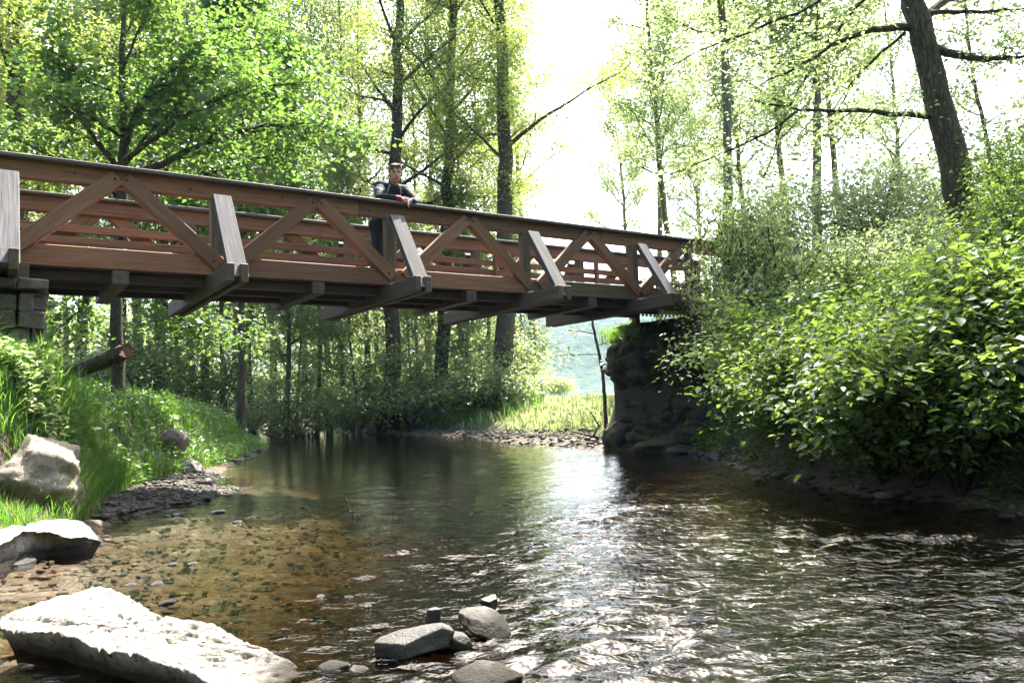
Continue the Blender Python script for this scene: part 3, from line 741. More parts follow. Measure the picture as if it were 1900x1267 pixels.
# small stones poking out of the shallows
small = [(250, 1048, .06, 1), (320, 1047, .06, 0), (357, 1046, .045, 1), (228, 1066, .05, 0), (262, 1068, .05, 0), (240, 1085, .05, 0), (290, 1083, .05, 0), (310, 1118, .075, 0), (595, 1107, .045, 1), (648, 1108, .04, 1),
         (565, 941, .05, 1), (440, 969, .07, 1), (405, 950, .09, 0), (330, 955, .11, 1), (310, 958, .07, 0), (682, 1124, .04, 0), (655, 1170, .04, 0), (700, 1165, .035, 1), (620, 1237, .07, 0), (665, 1243, .06, 1),
         (1040, 1195, .03, 1), (1500, 905, .05, 1), (1870, 957, .08, 1), (770, 1020, .05, 0), (430, 866, .10, 1), (470, 838, .13, 0), (398, 846, .12, 1), (365, 845, .16, 1)]
SM = [rock_mesh('pebble', (1.5, 1.1, 0.7), 120 + k, 'rock_dark' if k % 3 else 'rock_grey', 10, 0.12, 2) for k in range(6)]
small.sort()
ordw = ['first', 'second', 'third', 'fourth', 'fifth', 'sixth', 'seventh', 'eighth', 'ninth', 'tenth', 'eleventh', 'twelfth', 'thirteenth', 'fourteenth', 'fifteenth', 'sixteenth', 'seventeenth', 'eighteenth', 'nineteenth', 'twentieth',
        'twenty-first', 'twenty-second', 'twenty-third', 'twenty-fourth', 'twenty-fifth', 'twenty-sixth', 'twenty-seventh', 'twenty-eighth', 'twenty-ninth', 'thirtieth', 'thirty-first', 'thirty-second', 'thirty-third', 'thirty-fourth', 'thirty-fifth',
        'thirty-sixth', 'thirty-seventh', 'thirty-eighth', 'thirty-ninth', 'fortieth', 'forty-first', 'forty-second', 'forty-third', 'forty-fourth', 'forty-fifth', 'forty-sixth', 'forty-seventh', 'forty-eighth', 'forty-ninth', 'fiftieth']
rg = random.Random(4)
for k, (px, py, s, c) in enumerate(small):
    q = on_plane(px, py, 0.0)
    o = link(bpy.data.objects.new('river_pebble', SM[(k * 2 + c) % 6])); s *= rg.uniform(.42, .7); o.scale = (s, s, s * 0.8)
    place(o, (q[0], q[1], -s * 0.05), rg.uniform(0, 6))
    tag(o, f"small {'grey' if c else 'dark wet'} stone breaking the water, {ordw[k]} counting across from the ledge rock side", 'stone', 'small stones breaking the water')
print('bridge+rocks', time.time() - T0)
# ------------------------------------------------------------------ gravel bars
def scatter_stones(name, pts, smin, smax, mats, seed, label):
    g = np.random.default_rng(seed)
    bm = bmesh.new(); bmesh.ops.create_icosphere(bm, subdivisions=1, radius=1.0)
    base = np.array([v.co[:] for v in bm.verts]); f = np.array([[v.index for v in p.verts] for p in bm.faces]); bm.free()
    n = len(pts); s = np.exp(g.uniform(math.log(smin), math.log(smax), n))
    a = g.uniform(0, 6.28, n); ca, sa = np.cos(a), np.sin(a)
    B = base[None] * (1 + g.normal(0, 0.13, (n, len(base), 1))) * np.stack([s * g.uniform(0.9, 1.6, n), s, s * g.uniform(0.35, 0.7, n)], -1)[:, None, :]
    x = B[..., 0] * ca[:, None] - B[..., 1] * sa[:, None]; y = B[..., 0] * sa[:, None] + B[..., 1] * ca[:, None]
    V = np.stack([x, y, B[..., 2]], -1) + np.asarray(pts)[:, None, :] + np.array([0, 0, 0.15])[None, None] * s[:, None, None]
    F = (f[None] + (np.arange(n) * len(base))[:, None, None]).reshape(-1, 3)
    mi = np.repeat(g.integers(0, len(mats), n), len(f))
    me = np_mesh(name, V.reshape(-1, 3), [F], [MT[m] for m in mats], midx=mi)
    return tag(obj(name, me), label, 'gravel', kind='stuff')
def pts_where(seed, n, x0, x1, y0, y1, cond):
    g = np.random.default_rng(seed); x = g.uniform(x0, x1, n); y = g.uniform(y0, y1, n)
    k = cond(x, y); x, y = x[k], y[k]; return np.stack([x, y, terrain(x, y)], -1)
P = pts_where(1, 9000, -6.2, -3.2, 7.3, 12.5, lambda x, y: (sdf(PW, x, y) > -0.25) & (sdf(PB, x, y) < 0.1))
scatter_stones('gravel', P, 0.010, 0.045, ['rock_grey', 'rock_dark', 'masonry', 'masonry'], 1, 'small gravel bar with wet brown leaves beside the grassy bank')
P = pts_where(2, 9000, -9, 3.5, 15.5, 34, lambda x, y: (sdf(PW, x, y) > -0.35) & (sdf(PB, x, y) < 0.3) & (x > -8))
scatter_stones('gravel', P, 0.02, 0.08, ['rock_dark', 'masonry', 'rock_dark', 'masonry_dark'], 2, 'far gravel bar between the stream and the alder trees')
P = pts_where(3, 20000, -4.3, 1.6, 1.8, 9, lambda x, y: (sdf(PW, x, y) < -0.05) & (x < 0.9 - 0.25 * (y - 3)))
P[:, 2] -= 0.006
scatter_stones('gravel', P, 0.005, 0.03, ['bed_stone', 'bed_stone', 'bed_stone_pale', 'bed_stone', 'bed_stone'], 3, 'brown pebbles on the stream bed under the clear shallows')
P = pts_where(4, 900, 2.4, 5.2, 4.5, 14, lambda x, y: (np.abs(sdf(PW, x, y) - 0.05) < 0.25))
scatter_stones('gravel', P, 0.02, 0.09, ['rock_grey', 'rock_dark', 'masonry_dark', 'masonry'], 4, 'shadowed stones along the water edge below the shrubs')

# ------------------------------------------------------------------ grass and herbs
def blades(name, P, hmin, hmax, wid, seed, label, matn='grass', lean=0.45, cat='grass', segs=4, dry=0.0):
    g = np.random.default_rng(seed); n = len(P)
    h = g.uniform(hmin, hmax, n) * (0.75 + 0.35 * W1(P[:, 0] * 1.7, P[:, 1] * 1.7)).clip(0.45, 1.4)
    a = g.uniform(0, 6.28, n); d = np.stack([np.cos(a), np.sin(a), np.zeros(n)], -1)
    sd_ = np.stack([-np.sin(a), np.cos(a), np.zeros(n)], -1)
    bend = np.abs(g.normal(0, lean, n)) + 0.08
    t = np.linspace(0, 1, segs)
    pos = P[:, None, :] + h[:, None, None] * (t[None, :, None] * np.array([0, 0, 1.0]) * (1 - 0.35 * (bend * 1.0)[:, None, None].clip(0, 1.6) * t[None, :, None]) + d[:, None, :] * (bend[:, None, None] * t[None, :, None] ** 2))
    ww = wid * g.uniform(0.6, 1.4, n)
    wv = ww[:, None] * (1 - t[None, :] ** 2)[:, :]
    L = pos[:, :-1] + sd_[:, None, :] * wv[:, :-1, None]; Rr = pos[:, :-1] - sd_[:, None, :] * wv[:, :-1, None]
    V = np.concatenate([L, Rr, pos[:, -1:]], 1); m = V.shape[1]; k = segs - 1
    q = np.array([[i, k + i, k + i + 1, i + 1] for i in range(k - 1)]); tr = np.array([[k - 1, 2 * k - 1, 2 * k]])
    o_ = (np.arange(n) * m)[:, None, None]
    Q = (q[None] + o_).reshape(-1, 4); T = (tr[None] + o_).reshape(-1, 3)
    v = g.uniform(0, 1, n)
    mi = (g.uniform(0, 1, n) < dry).astype(int)
    me = np_mesh(name, V.reshape(-1, 3), [Q, T], [MT[matn], MT['straw']], midx=np.concatenate([np.repeat(mi, len(q)), np.repeat(mi, 1)]), attr={'v': ('POINT', np.repeat(v, m))})
    return tag(obj(name, me), label, cat, kind='stuff')
def leaf_quads(P, D, Nn, size, g, wr=0.32, fold=0.12):
    """folded diamond leaves: P base, D direction, Nn normal"""
    D = D / (np.linalg.norm(D, axis=1)[:, None] + 1e-9); S = np.cross(D, Nn); S /= np.linalg.norm(S, axis=1)[:, None] + 1e-9
    U = np.cross(S, D); l = size[:, None]
    return np.stack([P, P + D * l * 0.45 + S * l * wr + U * l * fold, P + D * l - U * l * 0.10, P + D * l * 0.45 - S * l * wr + U * l * fold], 1)
def leaf_fans(P, D, Nn, size, g, wr=0.32, fold=0.10):
    """rounder leaves for near plants: six outline points round a midrib point, curled"""
    D = D / (np.linalg.norm(D, axis=1)[:, None] + 1e-9); S = np.cross(D, Nn); S /= np.linalg.norm(S, axis=1)[:, None] + 1e-9
    U = np.cross(S, D); l = size[:, None]; cu = g.uniform(0.02, 0.22, len(P))[:, None]
    def pt(a, b, c): return P + D * l * a + S * l * b + U * l * c - U * l * cu * a * a
    return np.stack([pt(0, 0, 0), pt(.22, wr * .85, fold), pt(.60, wr * .80, fold), pt(1, 0, 0), pt(.60, -wr * .80, fold), pt(.22, -wr * .85, fold), pt(.42, 0, 0)], 1)
FAN = np.array([[6, 0, 1], [6, 1, 2], [6, 2, 3], [6, 3, 4], [6, 4, 5], [6, 5, 0]])
def herbs(name, P, hmin, hmax, nl, ls, seed, label, matn):
    """low leafy plants, as one cover"""
    g = np.random.default_rng(seed); n = len(P); h = g.uniform(hmin, hmax, n)
    t = g.uniform(0.15, 1.0, (n, nl)); a = g.uniform(0, 6.28, (n, nl)); r = ls * g.uniform(0.1, 0.8, (n, nl))
    base = P[:, None, :] + np.stack([np.cos(a) * r, np.sin(a) * r, t * h[:, None]], -1)
    D = np.stack([np.cos(a), np.sin(a), g.normal(0.1, 0.35, (n, nl))], -1)
    Nn = np.stack([g.normal(0, 0.3, (n, nl)), g.normal(0, 0.3, (n, nl)), np.ones((n, nl))], -1)
    sz = ls * g.uniform(0.6, 1.3, n * nl)
    V = leaf_quads(base.reshape(-1, 3), D.reshape(-1, 3), Nn.reshape(-1, 3), sz, g, 0.30)
    N_ = len(V); F = np.arange(N_ * 4).reshape(-1, 4)
    F3 = np.concatenate([F[:, [0, 1, 2]], F[:, [0, 2, 3]]])
    me = np_mesh(name, V.reshape(-1, 3), [F3], [MT[matn]], attr={'v': ('POINT', np.repeat(g.uniform(0, 1, N_), 4))})
    return tag(obj(name, me), label, 'undergrowth', kind='stuff')
leftland = lambda x, y: (sdf(PB, x, y) > -0.1) & (x < -3)
P = pts_where(10, 30000, -8.6, -3.7, 3.0, 10.5, leftland)
P = np.concatenate([P, pts_where(18, 52000, -5.8, -3.6, 4.5, 9.5, lambda x, y: (sdf(PB, x, y) > -0.12) & (sdf(PB, x, y) < 0.9) & (x < -3))])
BC = at_depth(48, 905, 6.75); P = P[~((P[:, 0] - BC[0] > -0.1) & (P[:, 0] - BC[0] < 0.3) & (P[:, 1] < BC[1] - 0.05) & (P[:, 1] > BC[1] - 0.8))]
blades('grass', P, 0.24, 0.62, 0.006, 10, 'tall bright grass over the bank beside the large boulder', dry=0.05)
P = pts_where(21, 16000, -5.2, -3.5, 5.2, 7.6, lambda x, y: (sdf(PW, x, y) > 0.12) & (sdf(PB, x, y) < 0.2))
blades('grass', P, 0.10, 0.30, 0.006, 21, 'short grass around the foot of the large boulder', dry=0.15)
P = pts_where(11, 30000, -11, -4.6, 10, 24, leftland)
blades('grass', P, 0.22, 0.50, 0.009, 11, 'lush grass on the bank tongue running beneath the footbridge', dry=0.03)
P = pts_where(12, 6500, -7.5, -3.8, 4.0, 8.8, lambda x, y: (sdf(PB, x, y) > 0.1) & (x < -3))
P = P[~((np.abs(P[:, 0] - BC[0]) < 0.5) & (P[:, 1] < BC[1] + 0.1))]
herbs('undergrowth', P, 0.12, 0.42, 14, 0.07, 12, 'leafy herbs growing through the grass of the near bank', 'leaf_light')
P = pts_where(13, 4200, -14, -4.8, 8.8, 26, leftland)
herbs('undergrowth', P, 0.15, 0.42, 12, 0.09, 13, 'nettles and herbs on the bank tongue', 'leaf_maple')
P = pts_where(14, 14000, -10, 6, 24, 42, lambda x, y: (sdf(PB, x, y) > -0.1) & (x > -12) & (x < 0.036 * y))
blades('grass', P, 0.35, 0.8, 0.016, 14, 'dark grass fringing the far bank under the alders', segs=4, dry=0.04)
P = pts_where(15, 4200, -11, 3.5, 26, 40, lambda x, y: (sdf(PB, x, y) > 0.2) & (x < 0.03 * y))
herbs('undergrowth', P, 0.3, 1.1, 14, 0.16, 15, 'nettles and saplings along the far bank', 'leaf_far')
P = pts_where(20, 2600, 2.7, 7.5, 4.5, 14.5, lambda x, y: (sdf(PB, x, y) > -0.05) & (sdf(PB, x, y) < 2.2))
herbs('undergrowth', P, 0.12, 0.5, 12, 0.075, 20, 'low dark herbs and ferns covering the soil beneath the bank shrubs', 'leaf_shrub')
# tuft on the abutment shoulder
g = np.random.default_rng(16); q = np.stack([BU * u + BV * (V0 + v) for u, v in zip(g.uniform(10.0, 10.9, 1500), g.uniform(1.0, 2.2, 1500))])
q[:, 2] = 2.2 + g.normal(0, .08, 1500)
blades('grass', q, 0.15, 0.4, 0.008, 16, 'bright tuft of grass on the shoulder of the shaded abutment', dry=0.1)
# meadow strip
P = np.concatenate([pts_where(17, 7000, 0.5, 14, 26, 60, lambda x, y: (sdf(PB, x, y) > 0.3)), pts_where(19, 14000, -0.3, 6, 17, 36, lambda x, y: (sdf(PB, x, y) > 0.25))])
blades('grass', P, 0.15, 0.35, 0.022, 17, 'sunlit meadow grass beyond the gravel bar', matn='leaf_light', segs=3, dry=0.2)
print('grass', time.time() - T0)

# ------------------------------------------------------------------ trees
def noisy_path(p, d, L, n, g, wob, rise):
    pts = [np.array(p, float)]; d = np.array(d, float); d /= np.linalg.norm(d)
    for _ in range(n - 1):
        d = d + g.normal(0, wob, 3) + np.array([0, 0, rise]); d /= np.linalg.norm(d)
        pts.append(pts[-1] + d * L / (n - 1))
    return np.array(pts)
def tree_meshes(seed, path, r0, r1, cb, nl, L, elev=(0.1, 0.7), sub=7, leaves=20000, ls=0.09, spread=0.22, limbs=(), leafm='leaf_alder', barkm='bark', rise=0.05,
                prof=lambda t: 1.0, wr=0.32, flat=0.55, sublen=0.42, sides=10, trunk_leaves=0.0, only=None, fan=False):
    """trunk follows path (relative points); limbs: explicit polylines [(pts, r)]"""
    g = np.random.default_rng(seed)
    P = np.array(path, float)
    # resample trunk
    s = np.concatenate([[0], np.cumsum(np.linalg.norm(np.diff(P, axis=0), axis=1))]); nn = 26; tt = np.linspace(0, s[-1], nn)
    T = np.stack([np.interp(tt, s, P[:, k]) for k in range(3)], -1)
    for _ in range(2): T[1:-1] = 0.25 * T[:-2] + 0.5 * T[1:-1] + 0.25 * T[2:]
    T[1:] += g.normal(0, r0 * 0.12, (nn - 1, 3)) * np.array([1, 1, 0])
    t01 = tt / s[-1]; RT = r1 + (r0 - r1) * (1 - t01) ** 0.85; RT[0] *= 1.35; RT[1] *= 1.08
    tr = [(T, RT)]; lm, sb = [], []
    segs = []
    az = g.uniform(0, 6.28)
    for k in range(nl):
        t = cb + (1 - cb) * (k + g.uniform(0, 1)) / nl; az += 2.4 + g.normal(0, 0.4)
        p = np.array([np.interp(t, t01, T[:, c]) for c in range(3)]); rr = np.interp(t, t01, RT)
        e = elev[0] + (elev[1] - elev[0]) * t + g.normal(0, 0.15); ll = L * prof((t - cb) / (1 - cb + 1e-6)) * g.uniform(0.7, 1.2)
        if only is not None and not only(az): ll *= 0.35
        pl = noisy_path(p, (math.cos(az) * math.cos(e), math.sin(az) * math.cos(e), math.sin(e)), ll, 7, g, 0.13, rise)
        lm.append((pl, np.linspace(min(rr * 0.5, 0.016 * ll + 0.012), 0.006, 7)))
    for pts, r in limbs:
        pts = np.array(pts, float); s2 = np.concatenate([[0], np.cumsum(np.linalg.norm(np.diff(pts, axis=0), axis=1))])
        tq = np.linspace(0, s2[-1], 12); pl = np.stack([np.interp(tq, s2, pts[:, c]) for c in range(3)], -1)
        pl[1:-1] = 0.25 * pl[:-2] + 0.5 * pl[1:-1] + 0.25 * pl[2:]
        pl[1:] += g.normal(0, 0.03 * s2[-1] / 4, (11, 3)) * 0.6
        lm.append((pl, np.linspace(r, 0.008, 12)))
    for pl, rr in lm:
        n = len(pl); ll = np.linalg.norm(np.diff(pl, axis=0), axis=1).sum()
        for k in range(sub):
            f = 0.22 + 0.78 * (k + g.uniform(0, 1)) / sub; i = min(int(f * (n - 1)), n - 2); fr = f * (n - 1) - i
            p = pl[i] * (1 - fr) + pl[i + 1] * fr; d0 = pl[i + 1] - pl[i]; d0 = d0 / np.linalg.norm(d0)
            d = d0 + g.normal(0, 0.65, 3) * np.array([1, 1, 0.6])
            sl = ll * sublen * g.uniform(0.6, 1.15) * (1 - 0.45 * f) + 0.15
            q = noisy_path(p, d, sl, 5, g, 0.2, 0.02); sb.append((q, np.linspace(0.35 * np.interp(f, np.linspace(0, 1, n), rr) + 0.003, 0.002, 5))); segs.append(q)
        segs.append(pl[n // 2:])
    V1, F1 = tubes(tr, sides); V2, F2 = tubes(lm, 6)
    tme = np_mesh('trunk', np.concatenate([V1, V2]), [np.concatenate([F1, F2 + len(V1)])], [MT[barkm]], smooth=True)
    V3, F3 = tubes(sb, 3)
    # leaves
    ln = np.array([np.linalg.norm(np.diff(q, axis=0), axis=1).sum() for q in segs]); pk = g.choice(len(segs), leaves, p=ln / ln.sum())
    f = g.uniform(0.15, 1.02, leaves)
    S5 = np.stack([np.stack([np.interp(np.linspace(0, 1, 5), np.linspace(0, 1, len(q)), q[:, c]) for c in range(3)], -1) for q in segs])
    ii = np.minimum((f * 4).astype(int), 3); fr = (f * 4 - ii)[:, None]
    C = S5[pk, ii] * (1 - fr) + S5[pk, ii + 1] * fr
    off = g.normal(0, 1, (leaves, 3)) * spread * np.array([1, 1, 0.55])
    C = C + off
    if trunk_leaves:
        nt_ = int(leaves * trunk_leaves); tk = g.uniform(0.12, 0.9, nt_)
        ctr = np.stack([np.interp(tk, t01, T[:, c]) for c in range(3)], -1); aa = g.uniform(0, 6.28, nt_); rr_ = np.interp(tk, t01, RT) + np.abs(g.normal(0, 0.25, nt_))
        C = np.concatenate([C, ctr + np.stack([np.cos(aa) * rr_, np.sin(aa) * rr_, g.normal(0, .1, nt_)], -1)]); off = np.concatenate([off, np.stack([np.cos(aa), np.sin(aa), 0 * aa], -1)])
    n = len(C)
    D = off * np.array([1, 1, 0.4]) / (spread + 1e-6) + g.normal(0, 0.8, (n, 3)) * np.array([1, 1, 0.5]) + np.array([0, 0, -0.25])
    Nn = g.normal(0, flat, (n, 3)) + np.array([0, 0, 1.0])
    if fan:
        Q = leaf_fans(C, D, Nn, ls * g.uniform(0.45, 1.4, n), g, wr); nv = 7
        FL = (FAN[None] + (np.arange(n) * 7 + len(V3))[:, None, None]).reshape(-1, 3)
    else:
        Q = leaf_quads(C, D, Nn, ls * g.uniform(0.55, 1.35, n), g, wr); nv = 4
        FV = np.arange(n * 4).reshape(-1, 4) + len(V3)
        FL = np.concatenate([FV[:, [0, 1, 2]], FV[:, [0, 2, 3]]])
    va = np.concatenate([np.zeros(len(V3)), np.repeat(np.clip(g.normal(0.5, 0.27, n), 0, 1), nv)])
    cme = np_mesh('crown', np.concatenate([V3, Q.reshape(-1, 3)]), [F3, FL], [MT['twig'], MT[leafm]], midx=np.concatenate([np.zeros(len(F3)), np.ones(len(FL))]), attr={'v': ('POINT', va)})
    return tme, cme
def plant(name, meshes, loc, label, cat='tree', group=None, rz=0.0, scale=1.0, sz=None):
    t = empty(name, loc, rz); t.scale = (scale, scale, sz or scale)
    link(bpy.data.objects.new('trunk' if cat == 'tree' else 'stem', meshes[0]), t); link(bpy.data.objects.new('crown' if cat == 'tree' else 'foliage', meshes[1]), t)
    return tag(t, label, cat, group)
def base_at(px, y, py=None, sink=0.1):
    py = 745 - 0.04 * (px - 950) if py is None else py
    q = at_depth(px, py, y); z = ground_z(q[0], q[1]); return np.array([q[0], q[1], z - sink])
def rel(px, py, y, base):
    return at_depth(px, py, y) - base

# three tall alders behind the bridge
Y1 = 29.0
b = base_at(722, Y1)
ma = tree_meshes(101, [(0, 0, 0), rel(730, 560, Y1, b), rel(736, 250, Y1, b), rel(740, -20, Y1, b), rel(742, -260, Y1 + .5, b)], 0.33, 0.07, 0.34, 24, 4.8, (0.1, 0.9), 10, 28000, 0.11, 0.42,
                 limbs=[([rel(736, 215, Y1, b), rel(715, 185, Y1 - .5, b), rel(660, 178, Y1 - 1, b), rel(630, 150, Y1 - 1.3, b)], 0.07)], prof=lambda t: 1.1 - 0.5 * t, trunk_leaves=0.04)
plant('alder_tree', ma, b, 'tall alder whose trunk rises directly behind the person on the bridge', group='tall alders behind the footbridge')
b = base_at(818, Y1 + 1)
mb = tree_meshes(102, [(0, 0, 0), rel(822, 560, Y1 + 1, b), rel(834, 250, Y1 + 1, b), rel(846, -20, Y1 + 1, b), rel(850, -260, Y1 + 1, b)], 0.30, 0.07, 0.36, 22, 4.6, (0.1, 0.9), 10, 26000, 0.11, 0.42,
                 limbs=[([rel(830, 195, Y1 + 1, b), rel(795, 130, Y1 + .5, b), rel(740, 75, Y1, b), rel(690, 50, Y1, b)], 0.08)], prof=lambda t: 1.1 - 0.55 * t, trunk_leaves=0.05)
plant('alder_tree', mb, b, 'middle alder of the three tall trunks behind the bridge', group='tall alders behind the footbridge')
b = base_at(936, Y1 - 1)
mc = tree_meshes(103, [(0, 0, 0), rel(937, 560, Y1 - 1, b), rel(936, 250, Y1 - 1, b), rel(928, -20, Y1 - 1, b), rel(926, -260, Y1 - 1, b)], 0.40, 0.09, 0.36, 22, 4.4, (0.1, 0.9), 10, 26000, 0.11, 0.42,
                 limbs=[([rel(945, 270, Y1 - 1, b), rel(985, 232, Y1 - 1.5, b), rel(1060, 185, Y1 - 2, b), rel(1120, 150, Y1 - 2.5, b), rel(1172, 118, Y1 - 3, b)], 0.085),
                        ([rel(930, 300, Y1 - 1, b), rel(925, 200, Y1 - 2, b), rel(925, 100, Y1 - 2, b)], 0.07)], prof=lambda t: 1.0 - 0.45 * t, trunk_leaves=0.05,
                 only=lambda a: math.cos(a) < 0.6)
plant('alder_tree', mc, b, 'stoutest alder trunk behind the bridge with a long bare limb reaching over open sky', group='tall alders behind the footbridge')

# big maple beyond the bridge, bright leaves
YM = 13.6
b = base_at(222, YM, 700)
lim = [([rel(225, 300, YM, b), rel(232, 240, YM, b), rel(300, 160, YM + .3, b), rel(420, 120, YM + .6, b), rel(520, 60, YM + 1, b)], 0.07),
       ([rel(222, 330, YM, b), rel(300, 310, YM, b), rel(350, 280, YM + .2, b), rel(440, 240, YM + .5, b), rel(560, 225, YM + 1, b), rel(640, 250, YM + 1.4, b)], 0.07),
       ([rel(225, 320, YM, b), rel(160, 240, YM - .2, b), rel(120, 140, YM, b), rel(110, 40, YM, b)], 0.06),
       ([rel(225, 290, YM, b), rel(250, 200, YM - .4, b), rel(330, 120, YM - .3, b), rel(400, 60, YM, b)], 0.06),
       ([rel(225, 350, YM, b), rel(380, 330, YM + .6, b), rel(480, 290, YM + 1.2, b), rel(560, 300, YM + 1.6, b)], 0.05),
       ([rel(222, 420, YM, b), rel(300, 560, YM - .3, b), rel(340, 600, YM, b), rel(430, 610, YM, b)], 0.045),
       ([rel(222, 450, YM, b), rel(160, 560, YM, b), rel(130, 590, YM, b), rel(100, 620, YM, b)], 0.04),
       ([rel(222, 330, YM, b), rel(90, 290, YM, b), rel(20, 250, YM, b), rel(-40, 240, YM, b)], 0.05),
       ([rel(225, 300, YM, b), rel(360, 200, YM - .8, b), rel(470, 160, YM - .8, b), rel(600, 150, YM - .5, b)], 0.05)]
mm = tree_meshes(111, [(0, 0, 0), rel(215, 560, YM, b), rel(222, 420, YM, b), rel(230, 260, YM, b), rel(225, 100, YM, b), rel(235, -60, YM, b)], 0.12, 0.03, 0.5, 10, 2.2, (0.1, 0.6), 15, 21000, 0.10, 0.24,
                 limbs=lim, leafm='leaf_maple', wr=0.42, flat=0.45, sublen=0.34, fan=True)
plant('maple_tree', mm, b, 'spreading maple with saturated green leaves arching over the near bridge rail')
# second bright maple sapling near the person
b = base_at(445, 21.0)
mm2 = tree_meshes(112, [(0, 0, 0), (0.1, 0, 3), (0.0, 0.1, 6), (0.2, 0, 9.5), (0.2, 0, 13)], 0.12, 0.02, 0.38, 20, 2.3, (0.0, 0.6), 8, 15000, 0.15, 0.24, leafm='leaf_maple', wr=0.42, flat=0.45, prof=lambda t: 1.1 - 0.5 * t)
plant('maple_tree', mm2, b, 'slender young maple with vivid leaves standing behind the middle of the bridge')
# stout ivy-clad trunk at the picture's far side
b = base_at(32, 17.0, 760)
mi_ = tree_meshes(113, [(0, 0, 0), rel(30, 400, 17, b), rel(30, 150, 17, b), rel(26, -50, 17, b), rel(20, -300, 17, b)], 0.27, 0.10, 0.3, 20, 3.2, (0.05, 0.7), 8, 20000, 0.11, 0.28, prof=lambda t: 1.1 - 0.4 * t, trunk_leaves=0.15)
plant('alder_tree', mi_, b, 'stout leafy trunk beside the near end of the bridge rail')

# slim woodland trees: prototypes
def slim(seed, H, r, cb, nl, L, lv, ls, leafm, barkm, bend=0.5, spread=0.28, rise=0.05):
    g = np.random.default_rng(seed); p = [np.zeros(3)]
    for k in range(1, 6): p.append(np.array([g.normal(0, bend * 0.35) + p[-1][0], g.normal(0, bend * 0.35) + p[-1][1], H * k / 5]))
    return tree_meshes(seed, p, r, r * 0.15, cb, nl, L, (0.15, 0.85), 6, lv, ls, spread, leafm=leafm, barkm=barkm, sides=7, prof=lambda t: 1.1 - 0.6 * t, rise=rise)
SL = [slim(201, 17, 0.15, 0.22, 34, 2.8, 11500, 0.125, 'leaf_far', 'bark'), slim(202, 15, 0.11, 0.15, 34, 2.4, 10000, 0.125, 'leaf_far', 'bark_pale'),
      slim(203, 19, 0.19, 0.30, 34, 3.3, 12000, 0.135, 'leaf_alder', 'bark'), slim(204, 9, 0.06, 0.12, 28, 1.6, 12000, 0.13, 'leaf_far', 'bark_pale', 0.4), slim(205, 20, 0.17, 0.45, 28, 2.8, 17000, 0.13, 'leaf_light', 'bark_pale', 0.6)]
HS = [17, 15, 19, 9, 20]
wood = []
g = np.random.default_rng(77)
for px, y, k in [(150, 27, 2), (205, 24, 0), (268, 26, 0), (302, 25, 2), (333, 28, 0), (362, 24, 1), (420, 27, 1), (470, 30, 0), (505, 38, 2), (528, 30, 1), (548, 33, 3), (585, 31, 1), (612, 40, 2), (640, 33, 1), (662, 28, 3), (684, 36, 0),
                 (765, 34, 3), (782, 38, 1), (800, 44, 2), (862, 32, 1), (880, 30, 3), (905, 36, 1), (955, 34, 3), (380, 33, 2), (90, 32, 2), (-20, 26, 0), (250, 40, 2), (440, 46, 2), (565, 50, 2), (700, 50, 2), (120, 44, 2), (-60, 36, 2), (330, 52, 2),
                 (860, 52, 2), (0, 48, 2), (960, 50, 1)]:
    wood.append((px, y, k))
wood.sort()
for i, (px, y, k) in enumerate(wood):
    b = base_at(px, y, 745)
    s = g.uniform(0.85, 1.15)
    plant('woodland_tree', SL[k], b, f'slim woodland tree behind the bridge, {ordw[i]} of its row counting towards the open sky', group='slim trees of the wood behind the bridge', rz=g.uniform(0, 6.28), scale=s, sz=max(s * g.uniform(0.9, 1.15), (0.56 * y + 4) / HS[k] if k != 3 else 0))
# trees on the bright side beyond the shrubs
for i, (px, y, k, rz, s, lab) in enumerate([(1392, 21, 4, 0.5, 1.0, 'pale leaning tree nearest the end of the bridge railing among hazy trunks'), (1425, 30, 4, 2.0, 0.9, 'thin pale tree just past the leaning one beyond the railing end'), (1472, 27, 4, 3.5, 0.95, 'slender sunlit tree in the middle of the hazy row beyond the shrubs'),
                                           (1515, 24, 4, 5.0, 1.1, 'straight pale trunk standing tallest in the hazy row beyond the shrubs'), (1605, 26, 4, 1.2, 0.9, 'thin hazy tree just before the big leaning trunk'), (1860, 15, 1, 0.3, 0.55, 'young twiggy tree just past the big leaning trunk'),
                                           (1960, 19, 4, 4.2, 0.9, 'hazy tree at the outer edge of the shrub bank'), (1330, 40, 4, 2.7, 0.9, 'faint far tree seen over the end of the bridge railing'), (1700, 34, 4, 0.1, 1.0, 'far hazy tree behind the big leaning trunk'), (1262, 36, 4, 3.0, 1.15, 'pale far tree bordering the open sky gap'), (1002, 42, 4, 2.2, 1.2, 'thin pale tree beside the stoutest alder at the edge of the sky gap'), (1218, 46, 4, 5.2, 1.35, 'tall sparse far tree crossing the sky gap'), (1190, 58, 4, 1.3, 1.3, 'faintest distant tree inside the open sky gap')]):
    b = base_at(px, y, 700)
    plant('pale_tree', SL[k], b, lab, group='hazy trees on the bright side', rz=rz, scale=s)
